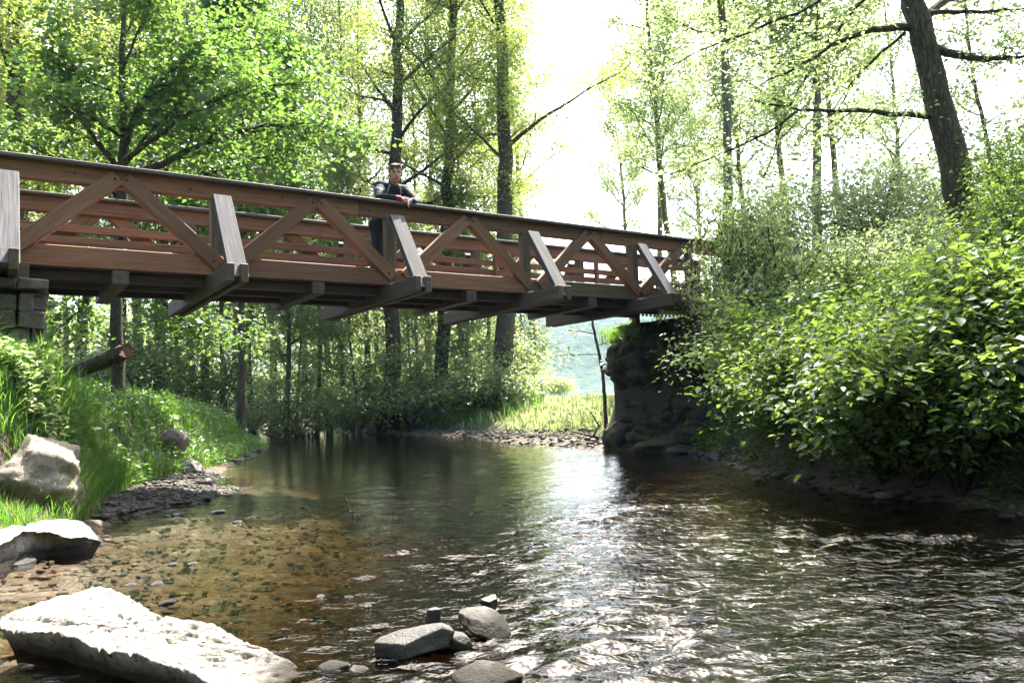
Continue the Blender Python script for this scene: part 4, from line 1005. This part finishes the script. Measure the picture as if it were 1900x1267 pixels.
# big leaning trunk with long horizontal limbs
YL = 11.0
b = base_at(1806, YL, 540)
ml = tree_meshes(121, [(0, 0, 0), rel(1806, 470, YL, b), rel(1775, 330, YL, b), rel(1738, 180, YL, b), rel(1702, 20, YL, b), rel(1680, -90, YL, b), rel(1665, -300, YL + .3, b)], 0.23, 0.10, 0.55, 12, 3.4, (0.0, 0.5), 8, 15000, 0.08, 0.24,
                 limbs=[([rel(1746, 218, YL, b), rel(1620, 207, YL - .2, b), rel(1480, 205, YL - .3, b), rel(1385, 183, YL - .4, b)], 0.05),
                        ([rel(1480, 205, YL - .3, b), rel(1440, 240, YL - .3, b), rel(1330, 290, YL - .3, b), rel(1240, 325, YL, b)], 0.022),
                        ([rel(1690, 52, YL, b), rel(1620, 52, YL - .2, b), rel(1540, 85, YL - .3, b), rel(1480, 125, YL - .2, b), rel(1400, 165, YL, b)], 0.06),
                        ([rel(1680, 60, YL, b), rel(1600, 130, YL + .6, b), rel(1545, 200, YL + .6, b), rel(1525, 285, YL + .6, b)], 0.025),
                        ([rel(1685, -80, YL, b), rel(1570, 30, YL + .3, b), rel(1510, 110, YL + .3, b), rel(1460, 210, YL + .3, b), rel(1420, 330, YL + .3, b)], 0.04),
                        ([rel(1720, 88, YL, b), rel(1800, 108, YL - .2, b), rel(1850, 108, YL - .4, b), rel(1950, 100, YL - .6, b)], 0.075),
                        ([rel(1703, 24, YL, b), rel(1800, 22, YL, b), rel(1880, 20, YL, b), rel(1960, 5, YL, b)], 0.04),
                        ([rel(1680, -110, YL, b), rel(1500, 20, YL - .5, b), rel(1380, 60, YL - .5, b), rel(1250, 120, YL - .5, b)], 0.04)],
                 leafm='leaf_light', barkm='bark', sublen=0.3, sides=14, flat=0.6)
plant('alder_tree', ml, b, 'big dark trunk leaning over the shrub bank with long level limbs')

# shrubs of the steep bank
def shrub_meshes(seed, H, Wd, lv, ls, leafm, nst=9, flat=0.45, spread=0.16, wr=0.32, fan=False):
    g = np.random.default_rng(seed); limbs = []
    for k in range(nst):
        a = g.uniform(0, 6.28); q = np.array([math.cos(a), math.sin(a), 0]); f = g.uniform(0.35, 1.0)
        hgt = H * g.uniform(0.55, 1.0)
        limbs.append(([(0, 0, 0.0), tuple(q * Wd * f * 0.35 + np.array([0, 0, hgt * 0.55])), tuple(q * Wd * f * 0.75 + np.array([0, 0, hgt * 0.95])), tuple(q * Wd * f * 1.1 + np.array([0, 0, hgt * 0.8]))], 0.018))
    return tree_meshes(seed, [(0, 0, 0), (0.02, 0, H * 0.4), (0, 0.03, H * 0.8)], 0.02, 0.006, 0.3, 5, Wd * 0.6, (0.2, 0.7), 9, lv, ls, spread, limbs=limbs, leafm=leafm, barkm='twig', wr=wr, flat=flat, sublen=0.5, sides=6, fan=fan)
SH = [shrub_meshes(301, 1.7, 1.35, 6000, 0.082, 'leaf_shrub', 16, 0.36, 0.11, 0.30, True), shrub_meshes(302, 2.1, 1.3, 7500, 0.06, 'leaf_shrub', 16, 0.45, 0.11, 0.24, True),
      shrub_meshes(303, 1.4, 1.45, 5200, 0.092, 'leaf_shrub', 14, 0.36, 0.12, 0.36, True), shrub_meshes(304, 1.8, 1.2, 5200, 0.072, 'leaf_light', 15, 0.5, 0.12, 0.3, True)]
spots = [(1430, 10.6, 2, 'foot'), (1460, 9.9, 0, 'foot'), (1490, 9.2, 2, 'foot'), (1410, 11.6, 0, 'foot'), (1490, 9.9, 0, 'low'), (1510, 9.0, 2, 'low'), (1550, 8.4, 0, 'low'), (1590, 7.9, 2, 'low'), (1620, 7.3, 0, 'low'), (1690, 6.9, 2, 'low'), (1765, 6.5, 0, 'low'), (1840, 6.7, 2, 'low'), (1920, 6.7, 0, 'low'), (2010, 6.5, 2, 'low'),
         (1480, 9.6, 1, 'mid'), (1560, 8.9, 0, 'mid'), (1665, 8.1, 2, 'mid'), (1750, 7.6, 1, 'mid'), (1850, 7.2, 0, 'mid'), (1945, 6.9, 2, 'mid'),
         (1455, 10.7, 1, 'mid'), (1520, 10.2, 1, 'mid'), (1610, 9.6, 0, 'mid'), (1700, 9.0, 1, 'mid'), (1800, 8.4, 0, 'mid'), (1900, 8.0, 1, 'mid'), (1990, 7.2, 2, 'mid'),
         (1425, 11.6, 3, 'top'), (1440, 12.2, 3, 'top'), (1480, 11.9, 3, 'top'), (1570, 11.5, 1, 'top'), (1650, 11.0, 3, 'top'), (1740, 10.6, 1, 'top'), (1840, 10.2, 3, 'top'), (1930, 9.8, 1, 'top'), (1408, 12.4, 1, 'end'), (1455, 12.0, 3, 'end'), (1378, 12.9, 3, 'end'), (1440, 11.4, 1, 'top'), (1470, 11.4, 3, 'top'), (1560, 13.5, 3, 'top'), (1700, 13.2, 3, 'top'), (1850, 12.6, 3, 'top')]
cnt = {'low': 0, 'mid': 0, 'top': 0, 'end': 0, 'foot': 0}
where = {'low': 'dark leafy shrub overhanging the water', 'mid': 'leafy shrub halfway up the steep bank', 'top': 'sunlit shrub along the top of the steep bank', 'foot': 'small low shrub at the foot of the bank', 'end': 'tall upright shrub hiding the end of the bridge rail'}
rg = random.Random(12)
for px, y, k, tier in sorted(spots):
    q = at_depth(px, 700, y); z = ground_z(q[0], q[1])
    cnt[tier] += 1
    plant('bank_shrub', SH[k], (q[0], q[1], z - 0.05), f'{where[tier]}, {ordw[cnt[tier] - 1]} from the abutment', 'shrub', 'shrubs of the steep bank', rz=rg.uniform(0, 6.28), sz=1.75 if tier == 'end' else None, scale=rg.uniform(0.85, 1.15) * {'low': 0.85, 'end': 0.75, 'foot': 0.5, 'mid': 0.72, 'top': 0.34 if 1700 < px < 1880 else 0.8 if px > 1440 else 0.95}[tier])
# bushes at the far bank and pale blossom bush by the meadow
FB = [shrub_meshes(311, 2.6, 1.5, 2600, 0.12, 'leaf_far', 14, 0.7, 0.22), shrub_meshes(312, 1.7, 1.6, 2400, 0.12, 'leaf_far', 14, 0.7, 0.22)]
fb = sorted([(470, 30, 0), (520, 33, 0), (560, 30, 1), (610, 31, 0), (660, 29, 1), (700, 30, 0), (760, 28, 1), (800, 29, 0), (850, 28, 1), (895, 27, 1), (935, 27, 1), (955, 30, 0), (965, 36, 0), (430, 27, 1), (395, 24, 0), (330, 23, 1), (270, 22, 0), (200, 21, 1), (960, 46, 0), (740, 36, 0), (640, 38, 0), (880, 38, 0)])
for i, (px, y, k) in enumerate(fb):
    b = base_at(px, y, 750, 0.05); s = rg.uniform(0.8, 1.25)
    plant('far_bush', FB[k], b, f'bush in the undergrowth behind the bridge, {ordw[i]} counting towards the meadow', 'bush', 'bushes under the alders', rz=rg.uniform(0, 6.28), scale=s)
b = base_at(1040, 75, 740)
plant('blossom_bush', shrub_meshes(313, 2.0, 2.2, 4200, 0.16, 'leaf_far', 9, 0.7, 0.3), b, 'pale bush glowing at the edge of the bright meadow', 'bush')
# light bushes behind the shrub bank
LB = shrub_meshes(321, 4.2, 2.2, 5200, 0.12, 'leaf_light', 12, 0.7, 0.3)
for i, (px, y, sc_) in enumerate([(1290, 24, .8), (1350, 19, .75), (1440, 17.5, .8), (1530, 18, .9), (1620, 16.5, .8), (1690, 18, .9), (1850, 16, .8), (1930, 15, .9)]):
    b = base_at(px, y, 640, 0.05)
    plant('light_bush', LB, b, f'tall bright bush glowing behind the steep bank, {ordw[i]} from the bridge railing', 'bush', 'bright bushes behind the steep bank', rz=i * 1.7, scale=sc_)
# thin dark sapling leaning below the end of the bridge
b = base_at(1122, 17.5, 720)
sm_ = tree_meshes(131, [(0, 0, 0), rel(1118, 690, 17.5, b), rel(1108, 640, 17.5, b), rel(1099, 600, 17.5, b), rel(1096, 540, 17.5, b)], 0.05, 0.02, 0.4, 5, 0.9, (0, .4), 5, 260, 0.10, 0.14, leafm='leaf_light', barkm='twig', limbs=[([rel(1114, 658, 17.5, b), rel(1090, 657, 17.5, b), rel(1025, 660, 17.5, b)], 0.012)])
plant('sapling', sm_, b, 'bare dark sapling leaning from the abutment before the blue hill')

# ------------------------------------------------------------------ dead wood
def limb_obj(name, polys, matn, label, cat, sides=8, endm=None):
    V, F = tubes(polys, sides)
    c = np.array(polys[0][0][0], float)
    caps = []
    if endm:
        k_ = (len(polys[0][0]) - 1) * sides; ax_ = np.array(polys[0][0][-1]) - np.array(polys[0][0][-2]); ax_ /= np.linalg.norm(ax_)
        V[k_:k_ + sides] += ax_[None] * g.uniform(-0.10, 0.12, sides)[:, None]
        n = len(polys[0][0]); k0 = (n - 1) * sides; caps = [np.arange(k0, k0 + sides)[None, :]]
        me = np_mesh(name, V - c, [F] + caps, [MT[matn], endm], midx=np.concatenate([np.zeros(len(F)), np.ones(1)]), smooth=np.concatenate([np.ones(len(F)), np.zeros(1)]).astype(bool))
    else: me = np_mesh(name, V - c, [F], [MT[matn]], smooth=True)
    o = obj(name, me); o.location = c; return tag(o, label, cat)
MT['fresh'] = plain_mat('broken_wood', (0.14, 0.075, 0.05), 0.9, 30, 0.8)
g = np.random.default_rng(55)
yl = 13.8
pts = np.array([at_depth(95, 715, yl + .3), at_depth(135, 692, yl), at_depth(170, 678, yl), at_depth(205, 664, yl - .2), at_depth(232, 652, yl - .3)])
limb_obj('fallen_log', [(pts, np.array([0.14, 0.15, 0.15, 0.16, 0.15]) * 0.95)], 'bark', 'broken fallen log with a reddish splintered end on the bank', 'log', 14, MT['fresh'])
# driftwood on the far gravel bar
q0 = on_plane(1112, 795, 0.05)
def wp(px, py, y): return at_depth(px, py, y)
limb_obj('driftwood', [(np.array([wp(1112, 812, 16.4), wp(1085, 806, 16.5), wp(1062, 800, 16.8)]), np.array([.035, .03, .015])), (np.array([wp(1085, 806, 16.5), wp(1072, 822, 16.3), wp(1078, 838, 16.0)]), np.array([.02, .018, .01])),
                       (np.array([wp(1100, 810, 16.4), wp(1112, 790, 16.4), wp(1096, 765, 16.5)]), np.array([.025, .022, .012])), (np.array([wp(1070, 818, 16.4), wp(1045, 828, 16.2), wp(1030, 826, 16.2)]), np.array([.02, .016, .008]))],
         'bark_pale', 'tangle of bleached driftwood caught at the abutment corner', 'driftwood', 6)
q = on_plane(648, 962, 0.0)
limb_obj('water_twig', [(np.array([[q[0] + .08, q[1], -0.06], [q[0] + .03, q[1], 0.03], [q[0], q[1] + .02, 0.06], [q[0] - .03, q[1] + .02, 0.16], [q[0] - .05, q[1] + .02, 0.22]]), np.array([.008, .008, .007, .005, .003])),
                        (np.array([[q[0], q[1] + .02, 0.06], [q[0] + .07, q[1], 0.05], [q[0] + .10, q[1], -0.03]]), np.array([.006, .005, .004]))], 'twig', 'thin dark twig sticking out of calm open water', 'twig', 5)
q = on_plane(1876, 930, 0.0)
limb_obj('root', [(np.array([[q[0] + .3, q[1] + .2, 0.45], [q[0] + .12, q[1] + .05, 0.25], [q[0] + .02, q[1], 0.10], [q[0] - .12, q[1] - .03, 0.02]]), np.array([.03, .028, .022, .015]))], 'bark_pale', 'bare pale root reaching down to the water under the shrubs', 'root', 7)
q = on_plane(520, 818, 0.0)
limb_obj('driftwood', [(np.array([[q[0] - .5, q[1], .25], [q[0] - .1, q[1], .12], [q[0] + .5, q[1] - .2, -.02]]), np.array([.05, .04, .02])), (np.array([[q[0] - .1, q[1], .12], [q[0] + .15, q[1], .32], [q[0] + .3, q[1], .4]]), np.array([.03, .02, .01]))], 'twig',
         'dark snag poking from the water off the grassy bank tongue', 'driftwood', 6)
# the wood goes on behind the viewer and along both sides: one mass
g = np.random.default_rng(91); n = 34000
a = g.uniform(0, 1, n); x = np.where(a < .6, g.uniform(-26, 26, n), np.where(a < .8, g.normal(-15, 2.0, n), g.normal(14, 2.0, n)))
y = np.where(a < .6, g.normal(-12, 2.5, n), g.uniform(-12, 6, n)); z = g.uniform(0.3, 17, n) ** 1.0
C = np.stack([x, y, z], -1) + 0.9 * np.stack([np.sin(z * 1.3 + x), np.cos(z + y), 0 * z], -1)
Q = leaf_quads(C, g.normal(0, 1, (n, 3)), g.normal(0, 1, (n, 3)), g.uniform(0.35, 0.8, n), g, 0.4)
F = np.arange(n * 4).reshape(-1, 4); trunks_ = []
for k in range(26):
    px_ = g.uniform(-24, 24); py_ = g.uniform(-15, -9); trunks_.append((np.array([[px_, py_, 0], [px_ + g.normal(0, .2), py_, 6], [px_ + g.normal(0, .4), py_, 16]]), np.array([.28, .2, .06])))
V4, F4 = tubes(trunks_, 7)
me = np_mesh('woods', np.concatenate([Q.reshape(-1, 3), V4]), [np.concatenate([F[:, [0, 1, 2]], F[:, [0, 2, 3]]]), F4 + n * 4], [MT['leaf_shrub'], MT['bark']], midx=np.concatenate([np.zeros(2 * n), np.ones(len(F4))]),
             attr={'v': ('POINT', np.concatenate([np.repeat(g.uniform(0, 1, n), 4), np.zeros(len(V4))]))})
tag(obj('woods', me), 'dense leafy wood enclosing the stream behind the viewpoint', 'woods', kind='stuff')
# far-off wood closing the view behind the slim trees
g = np.random.default_rng(92); n = 30000
x = g.uniform(-85, 0.5, n); y = 66 + g.normal(0, 4, n) - 0.15 * x; zt = 13 + 3 * np.sin(x * 0.21) + 2 * np.sin(x * 0.63 + 1); z = g.uniform(0, 1, n) ** 0.8 * zt + 0.3
Q = leaf_quads(np.stack([x, y, z], -1), g.normal(0, 1, (n, 3)), g.normal(0, 1, (n, 3)), g.uniform(0.35, 0.75, n), g, 0.4)
F = np.arange(n * 4).reshape(-1, 4)
me = np_mesh('far_woods', Q.reshape(-1, 3), [np.concatenate([F[:, [0, 1, 2]], F[:, [0, 2, 3]]])], [MT['leaf_far']], attr={'v': ('POINT', np.repeat(g.uniform(0, 1, n), 4))})
tag(obj('far_woods', me), 'far-off green wood closing the view beyond the slim trees', 'woods', kind='stuff')
print('plants', time.time() - T0)
# ------------------------------------------------------------------ person leaning on the rail
MT['skin'] = plain_mat('skin', (0.40, 0.22, 0.155), 0.55, 30, 0.08)
MT['hair'] = plain_mat('hair', (0.10, 0.055, 0.03), 0.7, 90, 0.4)
MT['jacket'] = plain_mat('jacket', (0.012, 0.015, 0.021), 0.85, 60, 0.2)
MT['jacket_light'] = plain_mat('jacket_stripe', (0.24, 0.25, 0.26), 0.8, 60, 0.1)
MT['jacket_red'] = plain_mat('jacket_cuff', (0.22, 0.02, 0.03), 0.7, 60, 0.1)
MT['trousers'] = plain_mat('trousers', (0.012, 0.013, 0.016), 0.7, 60, 0.2)
MT['shoe'] = plain_mat('shoe', (0.03, 0.028, 0.026), 0.6, 60, 0.2)
MT['dark_face'] = plain_mat('eye_dark', (0.03, 0.02, 0.018), 0.4, 60, 0.2)
MT['lip'] = plain_mat('lip', (0.36, 0.14, 0.11), 0.5, 60, 0.1)
def blob(bm, c, r, sub=3):
    res = bmesh.ops.create_icosphere(bm, subdivisions=sub, radius=1.0)
    for v in res['verts']: v.co = Vector((v.co.x * r[0] + c[0], v.co.y * r[1] + c[1], v.co.z * r[2] + c[2]))
def capsule(bm, p, q, r1, r2, n=12):
    p = Vector(p); q = Vector(q); d = q - p; L = max(d.length, 1e-5); steps = max(2, int(L / (0.5 * min(r1, r2))) + 1)
    x = d / L; ref = Vector((0, 0, 1)) if abs(x.z) < 0.9 else Vector((1, 0, 0)); a = x.cross(ref).normalized(); b_ = x.cross(a)
    rings = []
    prof = [(-r1 * math.cos(t), r1 * math.sin(t)) for t in (0.35, 0.8, 1.2)] + [(L * k / steps, r1 + (r2 - r1) * k / steps) for k in range(steps + 1)] + [(L + r2 * math.cos(t), r2 * math.sin(t)) for t in (1.2, 0.8, 0.35)]
    for s_, r in prof: rings.append([bm.verts.new(p + x * s_ + (a * math.cos(6.28318 * k / n) + b_ * math.sin(6.28318 * k / n)) * r) for k in range(n)])
    for r0, r1_ in zip(rings, rings[1:]):
        for k in range(n): bm.faces.new((r0[k], r0[(k + 1) % n], r1_[(k + 1) % n], r1_[k]))
    bm.faces.new(rings[0][::-1]); bm.faces.new(rings[-1])
def chain(bm, pts, rr):
    for (p, q), (r1, r2) in zip(zip(pts, pts[1:]), zip(rr, rr[1:])): capsule(bm, p, q, r1, r2)
def remesh(name, bm, vox, mats, pick=None, smooth=4):
    bmesh.ops.recalc_face_normals(bm, faces=bm.faces[:])
    me = bpy.data.meshes.new(name + '_raw'); bm.to_mesh(me); bm.free()
    o = bpy.data.objects.new(name + '_raw', me); COL.objects.link(o)
    md = o.modifiers.new('r', 'REMESH'); md.mode = 'VOXEL'; md.voxel_size = vox; md.use_smooth_shade = True
    if smooth:
        s_ = o.modifiers.new('s', 'SMOOTH'); s_.factor = 0.5; s_.iterations = smooth
    dg = bpy.context.evaluated_depsgraph_get(); ev = o.evaluated_get(dg)
    m2 = bpy.data.meshes.new_from_object(ev); m2.name = name
    bpy.data.objects.remove(o); bpy.data.meshes.remove(me)
    m2.materials.clear()
    for m in mats: m2.materials.append(m)
    if pick:
        for p in m2.polygons: p.material_index = pick(p.center)
    for p in m2.polygons: p.use_smooth = True
    return m2
# local frame: x along the bridge, y towards the camera (-v), z up from the deck
DECK = 2.708
person = empty('person', bp(4.70, 0.30, DECK)); person.rotation_euler = (0, 0, RZ + math.pi)   # y axis points to -v, x to -u
tag(person, 'person in a dark jacket with light stripes leaning folded arms on the rail', 'person')
# joints; local x is flipped (x to -u): image right = -x
def X_(x): return -x
hip = (X_(-0.06), -0.26, 0.90); chest = (X_(0.02), -0.10, 1.30); neckb = (X_(0.03), -0.02, 1.46)
shL = (X_(-0.17), -0.03, 1.43); shR = (X_(0.21), -0.03, 1.41)
elL = (X_(-0.275), 0.18, 1.205); elR = (X_(0.30), 0.20, 1.19)
wrL = (X_(-0.02), 0.335, 1.175); wrR = (X_(0.12), 0.345, 1.165)
hc = (X_(0.01), 0.11, 1.605)
def torso(bm, e):
    blob(bm, (hip[0], hip[1], hip[2] + .03), (0.17 + e, 0.125 + e, 0.14 + e)); blob(bm, (X_(-0.02), -0.19, 1.10), (0.165 + e, 0.12 + e, 0.16 + e))
    blob(bm, chest, (0.195 + e, 0.13 + e, 0.17 + e)); capsule(bm, shL, shR, 0.075 + e, 0.075 + e); capsule(bm, (X_(0.02), -0.06, 1.40), (neckb[0], neckb[1], neckb[2] - .02), 0.09 + e, 0.06 + e)
def arms(bm, e):
    chain(bm, [shL, elL, wrL], [0.062 + e, 0.048 + e, 0.036 + e]); chain(bm, [shR, elR, wrR], [0.062 + e, 0.048 + e, 0.036 + e])
kneL = (X_(-0.14), -0.20, 0.48); ankL = (X_(-0.17), -0.36, 0.09); kneR = (X_(0.08), -0.24, 0.48); ankR = (X_(0.10), -0.42, 0.09)
def legs(bm, e):
    chain(bm, [(X_(-0.13), -0.26, 0.86), kneL, ankL], [0.085 + e, 0.062 + e, 0.045 + e]); chain(bm, [(X_(0.05), -0.27, 0.86), kneR, ankR], [0.085 + e, 0.062 + e, 0.045 + e])
bm = bmesh.new(); torso(bm, 0); arms(bm, 0); legs(bm, 0)
capsule(bm, neckb, (hc[0], hc[1] - 0.03, hc[2] - 0.06), 0.058, 0.055)
# head turned a little: skull, jaw, nose, ears, brow, lips
tq = Matrix.Rotation(rad(-18), 3, 'Z') @ Matrix.Rotation(rad(-8), 3, 'X')
H0 = Vector(hc)
HSC = 1.12
def hp(x, y, z): return tuple(H0 + tq @ (Vector((x, y, z)) * HSC))
blob(bm, hp(0, -0.012, 0.03), (0.087, 0.105, 0.098)); blob(bm, hp(0, 0.028, -0.045), (0.070, 0.074, 0.080)); capsule(bm, hp(0, 0.055, -0.085), hp(0, 0.045, -0.095), 0.030, 0.034)
capsule(bm, hp(0, 0.088, 0.018), hp(0, 0.108, -0.022), 0.010, 0.015); capsule(bm, hp(-0.03, 0.078, 0.030), hp(0.03, 0.078, 0.030), 0.016, 0.016)
for s_ in (-1, 1):
    capsule(bm, hp(s_ * 0.080, -0.005, 0.022), hp(s_ * 0.078, 0.0, -0.022), 0.014, 0.010); blob(bm, hp(s_ * 0.04, 0.055, -0.02), (0.024, 0.024, 0.022), 2)
capsule(bm, hp(-0.018, 0.086, -0.056), hp(0.018, 0.086, -0.056), 0.008, 0.008)
# hands clasped over the rail's outer edge
def hand(w_, d, side_, down):
    w_ = Vector(w_); d = Vector(d).normalized(); s_ = Vector(side_).normalized(); dn = Vector(down).normalized()
    pc = w_ + d * 0.05; capsule(bm, w_, w_ + d * 0.02, 0.028, 0.03)
    for k in range(4):
        r_ = pc + s_ * (0.030 - 0.020 * k); capsule(bm, w_ + d * 0.015 + s_ * (0.02 - 0.0135 * k), r_ + d * 0.03, 0.015, 0.0115)
        ln_ = (0.040, 0.046, 0.043, 0.034)[k]; p1 = r_ + d * (0.03) ; p2 = p1 + (d * 0.55 + dn * 0.8).normalized() * ln_; p3 = p2 + (dn * 0.9 - d * 0.45).normalized() * (ln_ * 0.75)
        capsule(bm, p1, p2, 0.0108, 0.0098); capsule(bm, p2, p3, 0.0098, 0.0085)
    t0 = w_ + d * 0.02 + s_ * 0.025; t1 = t0 + (s_ * 0.6 + d * 0.7).normalized() * 0.042; capsule(bm, t0, t1, 0.014, 0.012); capsule(bm, t1, t1 + (d * 0.8 + dn * 0.4).normalized() * 0.032, 0.011, 0.009)
hand(wrL, (X_(0.9), 0.35, -0.25), (0, -0.35, 1), (0.0, 0.5, -0.9))
hand(wrR, (X_(-0.75), 0.5, -0.45), (0, -0.3, 1), (0.0, 0.3, -1))
def pick_body(c):
    l = tq.transposed() @ (Vector(c) - H0) / HSC
    if l.length < 0.16:
        if abs(l.z - 0.018) < 0.008 and 0.018 < abs(l.x) < 0.042 and l.y > 0.05: return 1
        if abs(l.z - 0.043) < 0.006 and 0.014 < abs(l.x) < 0.05 and l.y > 0.05: return 2
        if abs(l.z + 0.056) < 0.008 and abs(l.x) < 0.024 and l.y > 0.06: return 3
    return 0
obj('body', remesh('body', bm, 0.0065, [MT['skin'], MT['dark_face'], MT['hair'], MT['lip']], pick_body, 2), person)
# hair
bm = bmesh.new(); blob(bm, hp(0, -0.018, 0.050), (0.098, 0.113, 0.100)); blob(bm, hp(0, -0.05, 0.0), (0.093, 0.078, 0.085)); capsule(bm, hp(-0.045, 0.05, 0.095), hp(0.05, 0.055, 0.095), 0.022, 0.024)
for k in range(14):
    rr_ = random.Random(k); blob(bm, hp(rr_.uniform(-.06, .06), rr_.uniform(-.06, .06), 0.108 + rr_.uniform(-.008, .012)), (0.025, 0.025, 0.016), 2)
hm = remesh('hair', bm, 0.007, [MT['hair']], None, 2)
bm = bmesh.new(); bm.from_mesh(hm)
kill = [v for v in bm.verts if (lambda l: l.y > 0.03 and l.z < 0.058 + 0.02 * math.sin(l.x * 90))(tq.transposed() @ (v.co - H0) / HSC)]
bmesh.ops.delete(bm, geom=kill, context='VERTS'); bm.to_mesh(hm); bm.free()
obj('hair', hm, person)
# jacket with light chest and arm stripes and red cuff
bm = bmesh.new(); torso(bm, 0.022)
chain(bm, [shL, elL, tuple(Vector(elL).lerp(Vector(wrL), 0.88))], [0.086, 0.072, 0.056]); chain(bm, [shR, elR, tuple(Vector(elR).lerp(Vector(wrR), 0.85))], [0.086, 0.072, 0.056])
capsule(bm, (neckb[0], neckb[1] - .01, neckb[2] - .02), (neckb[0], neckb[1] + .01, neckb[2] + 0.055), 0.085, 0.078)
def pick_j(c):
    c = Vector(c); xx = -c.x
    if (c - Vector(wrL)).length < 0.085: return 2
    if c.y > -0.06 and 1.24 < c.z < 1.47 and (abs(xx + 0.075 + (1.40 - c.z) * 0.30) < 0.014 or abs(xx - 0.115 - (1.40 - c.z) * 0.18) < 0.014): return 1
    if xx < -0.20 and abs(c.z - 1.335 + (xx + 0.2) * 0.5) < 0.014: return 1
    if xx > 0.24 and abs(c.z - 1.27) < 0.014: return 1
    return 0
jm = remesh('jacket', bm, 0.009, [MT['jacket'], MT['jacket_light'], MT['jacket_red']], pick_j, 3)
nrm_ = [v.normal.copy() for v in jm.vertices]
for v in jm.vertices:                       # cloth folds
    q = v.co; f = mn.noise(Vector((q.x * 9, q.y * 9, q.z * 26))) * 0.007 + mn.noise(q * 40) * 0.0025
    v.co += nrm_[v.index] * f
obj('jacket', jm, person)
bm = bmesh.new(); legs(bm, 0.016); blob(bm, (hip[0], hip[1], hip[2] - .02), (0.18, 0.14, 0.12))
obj('trousers', remesh('trousers', bm, 0.014, [MT['trousers']], None, 2), person)
for a_ in (ankL, ankR):
    bm = bmesh.new(); capsule(bm, (a_[0], a_[1] - 0.03, 0.05), (a_[0], a_[1] + 0.15, 0.04), 0.05, 0.042); capsule(bm, a_, (a_[0], a_[1], 0.06), 0.055, 0.055)
    obj('shoe', remesh('shoe', bm, 0.012, [MT['shoe']], None, 1), person)

# ------------------------------------------------------------------ air
m, t = mat('haze_air')
pv = N(t, 'ShaderNodeVolumePrincipled'); pv.inputs['Color'].default_value = (0.28, 0.52, 1.0, 1); pv.inputs['Density'].default_value = 0.00016; pv.inputs['Anisotropy'].default_value = 0.2
om = N(t, 'ShaderNodeOutputMaterial'); t.links.new(pv.outputs[0], om.inputs['Volume'])
hz = obj('haze', box_mesh('haze', 1900, 1640, 116, m, 0)); hz.location = (0, 735, 55)
tag(hz, 'thin pale blue summer haze filling the valley air', 'haze', kind='stuff')
print('done', time.time() - T0)
